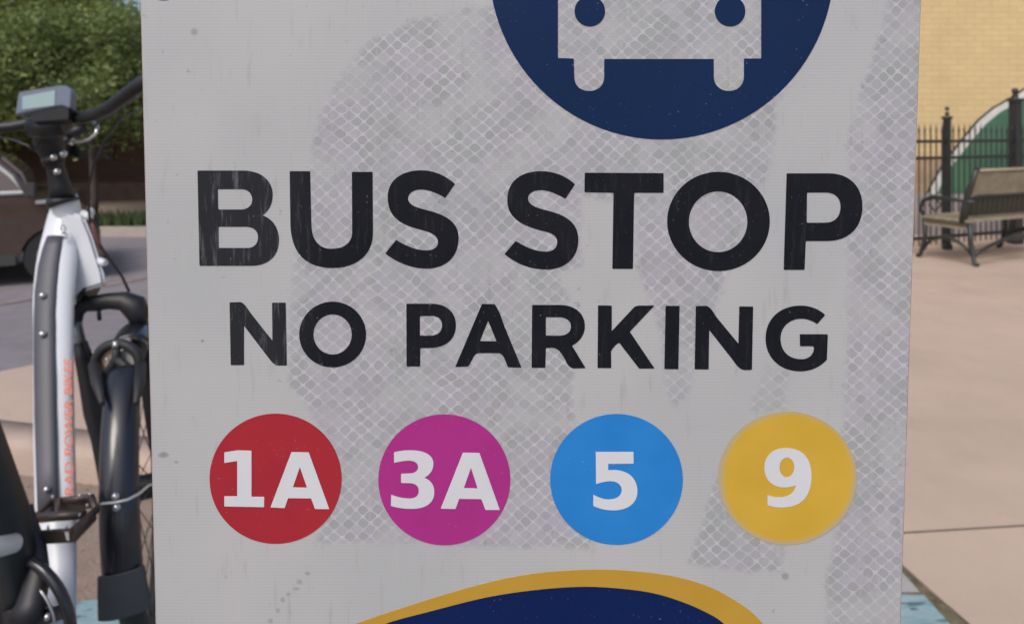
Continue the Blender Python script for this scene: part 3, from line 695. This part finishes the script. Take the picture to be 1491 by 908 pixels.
def math_(n, op, a, b=None, clamp=False):
    x = n.nodes.new('ShaderNodeMath'); x.operation = op; x.use_clamp = clamp
    for i, v in enumerate((a, b)):
        if v is None: continue
        if isinstance(v, (int, float)): x.inputs[i].default_value = v
        else: n.links.new(v, x.inputs[i])
    return x.outputs[0]
sm = bpy.data.materials.new('reflective_sheeting'); sm.use_nodes = True; n = sm.node_tree; bs = n.nodes['Principled BSDF']
uvn = N_(n, 'ShaderNodeUVMap', uv_map='sheet')
wn = N_(n, 'ShaderNodeTexNoise'); wn.inputs['Scale'].default_value = 9; wn.inputs['Detail'].default_value = 2
n.links.new(uvn.outputs[0], wn.inputs['Vector'])
wn2 = N_(n, 'ShaderNodeTexNoise'); wn2.inputs['Scale'].default_value = 70; wn2.inputs['Detail'].default_value = 2
n.links.new(uvn.outputs[0], wn2.inputs['Vector'])
sx = N_(n, 'ShaderNodeSeparateXYZ'); n.links.new(uvn.outputs[0], sx.inputs[0])
sc_ = N_(n, 'ShaderNodeSeparateXYZ'); n.links.new(wn.outputs['Color'], sc_.inputs[0])
sc2 = N_(n, 'ShaderNodeSeparateXYZ'); n.links.new(wn2.outputs['Color'], sc2.inputs[0])
X = math_(n, 'ADD', math_(n, 'MULTIPLY', sx.outputs[0], 1000/21.6), math_(n, 'ADD', math_(n, 'MULTIPLY', sc_.outputs[0], .9), math_(n, 'MULTIPLY', sc2.outputs[0], .22)))
Yc = math_(n, 'ADD', math_(n, 'MULTIPLY', sx.outputs[1], 1000/19.0), math_(n, 'ADD', math_(n, 'MULTIPLY', sc_.outputs[1], .9), math_(n, 'MULTIPLY', sc2.outputs[1], .22)))
pq = math_(n, 'ADD', X, Yc); qq = math_(n, 'SUBTRACT', X, Yc)
def edge(v):   # distance to nearest cell border, 0..0.5
    fr = math_(n, 'FRACT', v); return math_(n, 'SUBTRACT', .5, math_(n, 'ABSOLUTE', math_(n, 'SUBTRACT', fr, .5)))
ea, eb = edge(pq), edge(qq)
# rounded cell: distance measured from the cell centre, blended square and circle
ca = math_(n, 'SUBTRACT', .5, ea); cbb = math_(n, 'SUBTRACT', .5, eb)
pw = math_(n, 'POWER', math_(n, 'ADD', math_(n, 'POWER', ca, 3.2), math_(n, 'POWER', cbb, 3.2)), 1/3.2)
rp = N_(n, 'ShaderNodeMapRange'); rp.interpolation_type = 'SMOOTHSTEP'; rp.inputs['From Min'].default_value = .415; rp.inputs['From Max'].default_value = .49
n.links.new(pw, rp.inputs['Value'])          # 0 inside the cell, 1 on its border
cell = N_(n, 'ShaderNodeCombineXYZ'); n.links.new(math_(n, 'FLOOR', pq), cell.inputs[0]); n.links.new(math_(n, 'FLOOR', qq), cell.inputs[1])
wh = N_(n, 'ShaderNodeTexWhiteNoise', noise_dimensions='2D'); n.links.new(cell.outputs[0], wh.inputs['Vector'])
# regional tints, violet and green grey
tn = N_(n, 'ShaderNodeTexNoise'); tn.inputs['Scale'].default_value = 7; tn.inputs['Detail'].default_value = 4; n.links.new(uvn.outputs[0], tn.inputs['Vector'])
tr_ = N_(n, 'ShaderNodeValToRGB'); e = tr_.color_ramp.elements; e[0].position = .38; e[0].color = (.315,.335,.35,1); e[1].position = .62; e[1].color = (.345,.34,.39,1)
tmix = math_(n, 'ADD', math_(n, 'MULTIPLY', tn.outputs[0], .82), math_(n, 'MULTIPLY', wh.outputs[0], .18)); n.links.new(tmix, tr_.inputs[0])
attr = N_(n, 'ShaderNodeAttribute', attribute_name='reflection_mask')
vary = math_(n, 'ADD', .94, math_(n, 'MULTIPLY', wh.outputs[0], .14))
cellc = N_(n, 'ShaderNodeMixRGB', blend_type='MULTIPLY'); cellc.inputs[0].default_value = 1; n.links.new(tr_.outputs[0], cellc.inputs[1])
cv = N_(n, 'ShaderNodeCombineXYZ'); [n.links.new(vary, cv.inputs[i]) for i in range(3)]; n.links.new(cv.outputs[0], cellc.inputs[2])
linec = N_(n, 'ShaderNodeMixRGB'); linec.inputs[2].default_value = (.455,.465,.495,1); n.links.new(cellc.outputs[0], linec.inputs[1])
ln2 = N_(n, 'ShaderNodeTexNoise'); ln2.inputs['Scale'].default_value = 22; ln2.inputs['Detail'].default_value = 3; n.links.new(uvn.outputs[0], ln2.inputs['Vector'])
lv = N_(n, 'ShaderNodeMapRange'); lv.inputs['From Min'].default_value = .35; lv.inputs['From Max'].default_value = .62; lv.inputs['To Min'].default_value = .35; n.links.new(ln2.outputs[0], lv.inputs['Value'])
n.links.new(math_(n, 'MULTIPLY', rp.outputs[0], lv.outputs[0]), linec.inputs[0])
# smooth film under painted sky glare: faint horizontal ribs, clouds, streaks
rib = math_(n, 'SINE', math_(n, 'MULTIPLY', sx.outputs[1], 1000*2*math.pi/4.6))
ribx = N_(n, 'ShaderNodeTexNoise'); ribx.inputs['Scale'].default_value = 30; n.links.new(uvn.outputs[0], ribx.inputs['Vector'])
cl_ = N_(n, 'ShaderNodeTexNoise'); cl_.inputs['Scale'].default_value = 4; cl_.inputs['Detail'].default_value = 7; n.links.new(uvn.outputs[0], cl_.inputs['Vector'])
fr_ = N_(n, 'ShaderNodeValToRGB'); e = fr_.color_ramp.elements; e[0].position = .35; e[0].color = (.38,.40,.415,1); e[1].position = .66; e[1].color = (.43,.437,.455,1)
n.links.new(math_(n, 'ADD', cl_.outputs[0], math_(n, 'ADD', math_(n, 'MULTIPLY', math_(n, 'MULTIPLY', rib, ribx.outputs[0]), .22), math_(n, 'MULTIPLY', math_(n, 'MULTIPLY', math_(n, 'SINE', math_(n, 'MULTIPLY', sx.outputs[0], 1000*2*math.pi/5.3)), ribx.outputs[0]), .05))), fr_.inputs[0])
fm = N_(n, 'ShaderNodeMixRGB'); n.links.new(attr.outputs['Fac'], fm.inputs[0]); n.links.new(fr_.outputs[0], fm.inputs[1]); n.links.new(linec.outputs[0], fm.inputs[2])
# grime specks and scuffs
def specks(prev, scale, lo, hi, col, strength, st=(1,1,1), rot=0, vec=None):
    mp = N_(n, 'ShaderNodeMapping'); mp.inputs['Scale'].default_value = st; mp.inputs['Rotation'].default_value = (0,0,rot); n.links.new(uvn.outputs[0], mp.inputs[0])
    t = N_(n, 'ShaderNodeTexNoise'); t.inputs['Scale'].default_value = scale; t.inputs['Detail'].default_value = 5; n.links.new(mp.outputs[0], t.inputs['Vector'])
    r = N_(n, 'ShaderNodeMapRange'); r.inputs['From Min'].default_value = lo; r.inputs['From Max'].default_value = hi; r.inputs['To Max'].default_value = strength; n.links.new(t.outputs[0], r.inputs['Value'])
    x = N_(n, 'ShaderNodeMixRGB'); n.links.new(r.outputs[0], x.inputs[0]); n.links.new(prev, x.inputs[1]); x.inputs[2].default_value = (*col,1); return x.outputs[0]
c = specks(fm.outputs[0], 60, .68, .76, (.17,.16,.16), .5)
c = specks(c, 14, .60, .75, (.27,.26,.26), .4, (6,.8,1), .08)
c = specks(c, 12, .58, .74, (.42,.43,.44), .4, (9,.6,1), -.15)
def spot(prev, px, py, rx0, ry0, col, strength):
    dx = math_(n, 'DIVIDE', math_(n, 'SUBTRACT', sx.outputs[0], px/1000), rx0/1000); dy = math_(n, 'DIVIDE', math_(n, 'SUBTRACT', sx.outputs[1], py/1000), ry0/1000)
    r2_ = math_(n, 'ADD', math_(n, 'MULTIPLY', dx, dx), math_(n, 'MULTIPLY', dy, dy))
    r = N_(n, 'ShaderNodeMapRange'); r.inputs['From Min'].default_value = .2; r.inputs['From Max'].default_value = 1.2; r.inputs['To Min'].default_value = strength; r.inputs['To Max'].default_value = 0
    n.links.new(math_(n, 'ADD', r2_, math_(n, 'MULTIPLY', math_(n, 'SUBTRACT', wn2.outputs[0], .5), 1.5)), r.inputs['Value'])
    x = N_(n, 'ShaderNodeMixRGB'); n.links.new(r.outputs[0], x.inputs[0]); n.links.new(prev, x.inputs[1]); x.inputs[2].default_value = (*col,1); return x.outputs[0]
for s_ in ((238,662,10,5,.7),(283,47,6,6,.5),(257,672,4,2,.5),(1143,838,6,6,.5),(295,496,2.5,2.5,.7),(448,834,4,3,.45),(432,856,6,2.5,.4),(420,864,4,3,.4),(405,888,4,4.5,.4),(412,872,4,4,.4),(394,903,4,4,.4),(436,846,5,4,.4)):
    c = spot(c, s_[0], s_[1], s_[2], s_[3], (.16,.15,.16), s_[4])
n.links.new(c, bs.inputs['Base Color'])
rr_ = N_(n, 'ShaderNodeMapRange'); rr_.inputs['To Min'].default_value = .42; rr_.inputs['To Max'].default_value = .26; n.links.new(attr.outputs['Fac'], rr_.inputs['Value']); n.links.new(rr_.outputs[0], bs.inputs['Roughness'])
bmp = N_(n, 'ShaderNodeBump'); bmp.inputs['Strength'].default_value = .12; bmp.inputs['Distance'].default_value = .0005
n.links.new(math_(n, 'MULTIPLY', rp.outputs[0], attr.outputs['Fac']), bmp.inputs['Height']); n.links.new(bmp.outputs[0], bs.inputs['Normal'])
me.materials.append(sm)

# --- 2-D outlines traced in photograph pixels, laid on the sign plane
def parse(d, x0=0, y0=0, s=1.):
    tk = d.split(); i = 0; out = []; cur = None
    while i < len(tk):
        t = tk[i]
        if t in 'ML': cur = (float(tk[i+1]), float(tk[i+2])); out.append(cur); i += 3
        elif t == 'C':
            a = [float(v) for v in tk[i+1:i+7]]; p0 = cur
            for k in range(1, 13):
                u = k/12; v = 1-u
                out.append(tuple(v**3*p0[q] + 3*v*v*u*a[q] + 3*v*u*u*a[2+q] + u**3*a[4+q] for q in (0,1)))
            cur = (a[4], a[5]); i += 7
        else: i += 1
    return [(x0 + p[0]/s, y0 + p[1]/s) for p in out]
def soften(poly, r=1.6):
    out = []; n = len(poly)
    for i in range(n):
        p0, p, p1 = Vector(poly[i-1]), Vector(poly[i]), Vector(poly[(i+1) % n])
        a, b = p0-p, p1-p
        if a.length < 1e-6 or b.length < 1e-6: continue
        ang = a.angle(b)
        if ang < 2.5:
            q = min(r, a.length*.4, b.length*.4)
            s_, e_ = p + a.normalized()*q, p + b.normalized()*q
            for u in (0, .33, .67, 1): out.append(tuple((1-u)**2*s_ + 2*u*(1-u)*p + u*u*e_))
        else: out.append(tuple(p))
    return out
def ell(cx, cy, rx0, ry0, n=72, ph=0): return [(cx + rx0*math.cos(2*math.pi*k/n), cy + ry0*math.sin(2*math.pi*k/n)) for k in range(n)]
def decal(shapes, z0, z1, name, mtl, parent=None, soft=1.6, flat_=False):
    m = MB()
    for sh_ in shapes:
        loops = [soften(l, soft) if soft else l for l in sh_]
        flat = [p for l in loops for p in l]; nn = len(flat)
        tris = tessellate_polygon([[Vector((p[0], p[1], 0)) for p in l] for l in loops])
        vs_ = [SP(p[0], p[1], z1) for p in flat] + [SP(p[0], p[1], z0) for p in flat]
        fs_ = [tuple(t) for t in tris]; o_ = 0
        if flat_: vs_ = vs_[:nn]
        for l in ([] if flat_ else loops):
            L = len(l); fs_ += [(o_+k, o_+(k+1) % L, nn+o_+(k+1) % L, nn+o_+k) for k in range(L)]; o_ += L
        m.add(vs_, fs_)
    o = m.build(name, mtl, parent or sign, weld=False, recalc=False)
    # orient the front faces towards the viewer
    for p in o.data.polygons:
        if abs(p.normal.dot(sn)) > .9 and p.normal.dot(sn) < 0: p.flip()
    return o
def vinyl(name, col, col2=None, worn_veil=.0, rough=.42, sc=6):
    m = bpy.data.materials.new(name); m.use_nodes = True; n = m.node_tree; b = n.nodes['Principled BSDF']; b.inputs['Roughness'].default_value = rough; b.inputs['Specular IOR Level'].default_value = .14
    g = n.nodes.new('ShaderNodeNewGeometry')
    t = n.nodes.new('ShaderNodeTexNoise'); t.inputs['Scale'].default_value = sc*8; t.inputs['Detail'].default_value = 5; n.links.new(g.outputs['Position'], t.inputs['Vector'])
    r = n.nodes.new('ShaderNodeValToRGB'); r.color_ramp.elements[0].position = .3; r.color_ramp.elements[1].position = .72
    r.color_ramp.elements[0].color = (*col,1); r.color_ramp.elements[1].color = (*(col2 or tuple(x*1.12 for x in col)),1)
    n.links.new(t.outputs[0], r.inputs[0]); out = r.outputs[0]
    if worn_veil:
        # near-vertical scratches plus painted reflection veil, stronger on the scuffed left side
        mp = n.nodes.new('ShaderNodeMapping'); mp.inputs['Scale'].default_value = (1,1,.11); mp.inputs['Rotation'].default_value = (0,-.16,0)
        n.links.new(g.outputs['Position'], mp.inputs[0])
        t = n.nodes.new('ShaderNodeTexNoise'); t.inputs['Scale'].default_value = 420; t.inputs['Detail'].default_value = 7; t.inputs['Roughness'].default_value = .7; n.links.new(mp.outputs[0], t.inputs['Vector'])
        q = n.nodes.new('ShaderNodeMapRange'); q.inputs['From Min'].default_value = .54; q.inputs['From Max'].default_value = .80; n.links.new(t.outputs[0], q.inputs['Value'])
        s_ = n.nodes.new('ShaderNodeSeparateXYZ'); n.links.new(g.outputs['Position'], s_.inputs[0])
        gx = n.nodes.new('ShaderNodeMapRange'); gx.inputs['From Min'].default_value = -.075; gx.inputs['From Max'].default_value = -.095; gx.inputs['To Min'].default_value = .16; gx.inputs['To Max'].default_value = 1; n.links.new(s_.outputs[0], gx.inputs['Value'])
        k1 = math_(n, 'MULTIPLY', math_(n, 'MULTIPLY', q.outputs[0], worn_veil), gx.outputs[0])
        k2 = math_(n, 'ADD', k1, math_(n, 'MULTIPLY', gx.outputs[0], .035), True)
        x = n.nodes.new('ShaderNodeMixRGB'); x.inputs[2].default_value = (.42,.44,.47,1); n.links.new(k2, x.inputs[0]); n.links.new(out, x.inputs[1]); out = x.outputs[0]
    # dust specks
    t = n.nodes.new('ShaderNodeTexNoise'); t.inputs['Scale'].default_value = 900; n.links.new(g.outputs['Position'], t.inputs['Vector'])
    q = n.nodes.new('ShaderNodeMapRange'); q.inputs['From Min'].default_value = .70; q.inputs['From Max'].default_value = .8; q.inputs['To Max'].default_value = .35; n.links.new(t.outputs[0], q.inputs['Value'])
    x = n.nodes.new('ShaderNodeMixRGB'); x.inputs[2].default_value = (.4,.4,.42,1); n.links.new(q.outputs[0], x.inputs[0]); n.links.new(out, x.inputs[1]); out = x.outputs[0]
    n.links.new(out, b.inputs['Base Color'])
    return m
black = vinyl('black_lettering', (.004,.006,.010), (.008,.009,.014), worn_veil=.32)
z0, z1, z2 = .00013, .0003, .00045
A1 = (280,240,5.675); A2 = (480,240,5.675); A3 = (720,240,5.675); A4 = (880,240,5.675); A5 = (1080,240,5.675)
def E(A, l, r, t, b): return ell(A[0] + (l+r)/2/A[2], A[1] + (t+b)/2/A[2], (r-l)/2/A[2], (b-t)/2/A[2])
bus = [
 [parse('M 45 47 L 420 47 C 570 47 665 130 665 245 C 665 320 635 380 580 415 C 665 445 717 520 717 620 C 717 750 630 832 490 832 L 62 832', *A1),
  parse('M 212 200 L 405 200 C 465 200 497 240 497 285 C 497 335 460 368 400 368 L 215 368', *A1), parse('M 218 510 L 440 510 C 510 510 545 545 545 598 C 545 650 510 685 455 685 L 220 685', *A1)],
 [parse('M 806 52 L 974 52 L 985 500 C 988 620 1050 690 1140 692 C 1260 694 1318 640 1322 560 L 1320 58 L 1490 58 L 1493 560 C 1493 740 1360 850 1160 850 C 940 850 815 730 812 480', *A1)],
 [parse('M 1036 158 L 955 272 C 880 225 810 203 755 203 C 690 203 650 235 648 275 C 648 320 690 345 790 370 C 960 410 1065 470 1065 600 C 1065 760 960 855 800 855 C 690 855 560 810 460 730 L 550 618 C 630 670 720 705 795 705 C 865 705 895 675 895 640 C 895 580 850 560 740 530 C 600 495 480 440 480 265 C 480 130 590 45 755 45 C 860 45 955 85 1036 158', *A2)[:-1]],
 [parse('M 665 160 L 585 280 C 510 235 440 208 385 208 C 310 208 278 240 277 275 C 276 325 330 350 430 375 C 600 415 692 480 692 620 C 692 770 580 862 430 862 C 310 862 190 825 82 735 L 175 628 C 260 680 340 715 425 715 C 490 715 518 680 518 635 C 518 580 470 560 380 540 C 230 500 105 440 105 290 C 105 140 210 52 385 52 C 490 52 590 90 665 160', *A3)[:-1]],
 [parse('M -163 65 L 488 68 L 488 230 L 245 230 L 235 857 L 65 857 L 75 230 L -165 225', *A4)],
 [E(A4, 518, 1365, 57, 875), E(A4, 697, 1180, 218, 720)],
 [parse('M 370 70 L 720 70 C 890 70 995 180 995 340 C 995 520 880 628 700 628 L 527 628 L 517 865 L 345 865', *A5), parse('M 537 228 L 690 228 C 775 228 815 280 815 345 C 815 420 775 475 690 477 L 535 477', *A5)],
]
decal(bus, z0, z1, 'bus_stop_lettering', black)
N1 = (320,430,6.627); N2 = (580,430,6.777); N3 = (760,430,6.777); N4 = (950,430,5.522)
nop = [
 [parse('M 97 65 L 200 62 C 240 75 260 110 300 170 L 510 435 L 507 68 L 637 68 L 648 672 L 560 672 C 530 668 500 635 470 595 L 235 288 L 235 668 L 108 668', *N1)],
 [E(N1, 768, 1412, 58, 690), E(N1, 905, 1275, 180, 567)],
 [parse('M 80 80 L 340 80 C 480 85 568 165 568 290 C 568 430 470 510 320 514 L 217 516 L 215 697 L 82 697', *N2), parse('M 213 200 L 330 198 C 400 200 432 240 432 290 C 432 350 400 390 320 395 L 213 395', *N2)],
 [parse('M 825 82 L 950 84 C 1000 150 1020 230 1050 310 L 1215 708 L 1085 705 C 1050 650 1050 560 970 565 L 790 565 C 745 570 740 620 690 697 L 562 702', *N2), parse('M 885 245 L 970 450 L 805 448', *N2)],
 [parse('M 100 92 L 380 92 C 530 95 620 180 620 300 C 620 390 560 460 493 492 L 628 714 L 510 716 C 460 710 440 660 420 620 C 380 550 350 512 290 512 L 235 516 L 230 710 L 95 710', *N3), parse('M 235 212 L 370 212 C 445 215 483 255 483 305 C 483 355 445 392 370 395 L 235 393', *N3)],
 [parse('M 750 96 L 885 98 L 885 350 L 1110 110 L 1150 98 L 1305 98 L 1063 355 L 1308 717 L 1155 718 L 960 465 C 930 475 900 505 878 550 L 880 713 L 745 712', *N3)],
 [parse('M 105 82 L 217 82 L 207 590 L 95 588', *N4)],
 [parse('M 348 84 L 430 82 C 470 90 490 140 520 180 L 690 385 L 697 87 L 808 88 L 798 595 L 740 597 C 690 590 670 550 640 510 L 455 275 L 450 592 L 338 590', *N4)],
 [parse('M 1387 155 L 1322 228 C 1280 198 1235 185 1195 185 C 1100 185 1028 250 1028 345 C 1028 445 1095 510 1195 510 C 1245 510 1290 490 1298 420 L 1290 405 L 1185 405 L 1183 310 L 1408 310 L 1400 515 C 1340 575 1270 607 1185 607 C 1020 607 908 495 908 345 C 908 190 1020 80 1190 80 C 1265 80 1335 105 1387 155', *N4)[:-1]],
]
decal(nop, z0, z1, 'no_parking_lettering', black, soft=1.3)
# route discs
def disc(cx, cy, rx0, ry0, m_, label, glyphs, fuzzy=False):
    d_ = decal([[ell(cx, cy, rx0, ry0, 96)]], z0, z1, 'route_disc', m_, soft=0); d_['label'] = label
    decal(glyphs, z1 + .00002, z2, 'route_number', numm, d_, soft=.8)
numm = vinyl('white_numerals', (.56,.58,.63), (.59,.61,.65))
red = vinyl('red_vinyl', (.31,.022,.035), (.35,.025,.038)); mag = vinyl('magenta_vinyl', (.33,.028,.20), (.37,.032,.23)); blu = vinyl('blue_vinyl', (.018,.18,.52), (.024,.21,.58)); yel = vinyl('yellow_vinyl', (.52,.33,.040), (.57,.365,.05))
D1 = (300,640,7.455); D3 = (550,640,7.455); D5 = (840,640,7.567); D9 = (1090,640,7.567)
disc(401.5,696,96,94.5, red, 'red route disc reading 1A', [[parse('M 203 130 L 345 108 L 497 112 L 497 610 L 635 612 L 633 722 L 203 714 L 203 605 L 343 605 L 343 222 L 203 243', *D1)],
   [parse('M 930 127 L 1118 130 L 1340 743 L 1187 742 L 1143 627 L 893 625 L 858 732 L 703 725', *D1), parse('M 1022 288 L 1100 512 L 945 508', *D1)]])
disc(647,697.5,96,95, mag, 'magenta route disc reading 3A', [[parse('M 178 130 C 240 112 310 107 370 108 C 520 110 605 165 605 250 C 605 320 570 370 505 405 C 575 430 615 480 615 560 C 615 680 520 740 370 740 C 290 740 210 730 145 708 L 148 588 C 210 615 290 630 350 630 C 420 628 447 595 447 545 C 447 495 415 465 350 462 L 255 460 L 255 362 L 355 358 C 410 355 440 325 440 290 C 440 245 405 220 345 218 C 295 218 240 228 180 243', *D3)],
   [parse('M 925 133 L 1105 136 L 1325 752 L 1170 752 L 1125 635 L 885 632 L 845 742 L 685 738', *D3), parse('M 1013 295 L 1085 520 L 935 517', *D3)]])
disc(897.5,697,96.5,95, blu, 'blue route disc reading 5', [[parse('M 207 127 L 622 127 L 622 255 L 343 258 L 343 328 C 380 325 400 325 440 328 C 570 340 665 420 665 560 C 665 690 560 768 400 768 C 320 768 240 750 180 718 L 180 597 C 230 625 290 650 350 650 C 440 648 492 610 492 545 C 492 485 440 447 360 447 C 310 450 260 462 210 480', *D5)]])
# the yellow disc is two stickers laid slightly off each other, faded at the rim
fy_ = yel.copy(); fy_.name = 'faded_yellow_rim'; n = fy_.node_tree; g = n.nodes.new('ShaderNodeNewGeometry')
ctr = SP(1147, 695, z1); sb = n.nodes.new('ShaderNodeVectorMath'); sb.operation = 'DISTANCE'; sb.inputs[1].default_value = ctr; n.links.new(g.outputs['Position'], sb.inputs[0])
nz = n.nodes.new('ShaderNodeTexNoise'); nz.inputs['Scale'].default_value = 90; n.links.new(g.outputs['Position'], nz.inputs['Vector'])
px_m = SY(695)/F
dd_ = math_(n, 'ADD', sb.outputs['Value'], math_(n, 'MULTIPLY', math_(n, 'SUBTRACT', nz.outputs[0], .5), 5*px_m))
mr = n.nodes.new('ShaderNodeMapRange'); mr.interpolation_type = 'SMOOTHSTEP'; mr.inputs['From Min'].default_value = 90*px_m; mr.inputs['From Max'].default_value = 102*px_m; n.links.new(dd_, mr.inputs['Value'])
pb9 = n.nodes['Principled BSDF']; old9 = pb9.inputs['Base Color'].links[0].from_socket; x9 = n.nodes.new('ShaderNodeMixRGB'); x9.inputs[2].default_value = (.40,.35,.24,1); n.links.new(mr.outputs[0], x9.inputs[0]); n.links.new(old9, x9.inputs[1]); n.links.new(x9.outputs[0], pb9.inputs['Base Color'])
disc(1146,695,101,97, fy_, 'yellow route disc reading 9 with a faded rim', [[parse('M 405 85 C 590 85 688 190 688 390 C 688 610 580 735 370 737 C 310 737 255 728 205 710 L 205 600 C 250 618 310 628 360 625 C 440 618 500 580 520 492 C 480 505 440 517 390 517 C 250 515 170 430 170 300 C 170 170 265 85 405 85', *D9)[:-1], ell(1090+418/7.567, 640+297/7.567, 82/7.567, 108/7.567, 40)]], fuzzy=True)
# round bus emblem
navy = vinyl('navy_vinyl', (.004,.017,.062), (.006,.023,.080), sc=1)
E6 = (700,0,2.867)
busout = parse('M 322 -560 C 322 -640 360 -660 420 -660 L 1070 -660 C 1130 -660 1170 -640 1170 -560 L 1170 245 L 1098 245 L 1098 318 C 1098 358 1070 380 1035 380 C 1000 380 972 358 972 318 L 972 247 L 515 247 L 515 318 C 515 358 490 380 452 380 C 415 380 390 358 390 318 L 388 245 L 322 243', *E6)
em = decal([[ell(963,-50,251,253,128), busout], [ell(700+455/2.867, 16.7, 22.2, 22.2, 48)], [ell(700+1040/2.867, 16.7, 22.2, 22.2, 48)],
            [[(840,-190),(1080,-190),(1084,-60),(836,-60)]]], z0, z1, 'bus_emblem', navy, soft=1.5)
decal([[ell(238,-10,17,11,40)]], z0, z1, 'blue_mark', vinyl('pale_blue_vinyl', (.10,.16,.34)), soft=0)
# lower emblem
outer = [(521,906),(607,877),(693,851.5),(757.5,837),(817.6,830),(877.7,828),(929,831),(980.7,838),(1028,851.5),(1066.5,871),(1101,896.6),(1132,940),(1140,1000),(1105,1060),(1010,1110),(880,1140),(730,1150),(590,1135),(480,1095),(425,1040),(420,980),(455,935)]
inn = [(560,907),(628.8,888),(706,868.7),(774.7,858),(843,852.8),(899,855),(950.6,862),(993.6,875),(1028,890),(1053.6,906.4),(1090,945),(1100,1000),(1070,1050),(990,1088),(880,1112),(735,1122),(605,1108),(510,1070),(462,1025),(462,975),(500,935)]
def cat(poly, k=6):
    out = []; n = len(poly)
    for i in range(n):
        p = [Vector(poly[(i+j-1) % n]) for j in range(4)]
        for q in range(k):
            t = q/k; out.append(tuple(.5*((2*p[1]) + (p[2]-p[0])*t + (2*p[0]-5*p[1]+4*p[2]-p[3])*t*t + (3*p[1]-p[0]-3*p[2]+p[3])*t**3)))
    return out
orm = vinyl('amber_vinyl', (.42,.25,.035), (.46,.275,.04))
decal([[cat(outer)]], z0, z1, 'emblem_rim', orm, soft=0)
decal([[cat(inn)]], z1 + .00002, z2, 'emblem_field', vinyl('royal_blue_vinyl', (.002,.012,.072), (.003,.016,.088), sc=1), soft=0)
# post, hidden behind the panel
m = MB(); yb = SY(0) + .03
pa, pb_ = SP(CX, TOPY+40, -.0335), SP(CX, BOTY+60, -.0335); pc_ = pb_ + (pb_-pa).normalized()*((pb_.z+.3)/abs((pb_-pa).normalized().z)); m.bar(pa, pc_, .045, .045, up=Vector((0,1,0))); m.build('post', mat('galvanised', (.35,.36,.36), .45, metal=.8, var=.15, vscale=30), sign)
for z in (.85, 1.2):
    m = MB(); q_ = pa + (pc_-pa)*((pa.z-z)/(pa.z-pc_.z)); m.box(q_ - sn*-.0168, (.06, .0075, .03)); m.build('bracket', mat('bracket_metal', (.35,.35,.35), .5, metal=.8), sign)
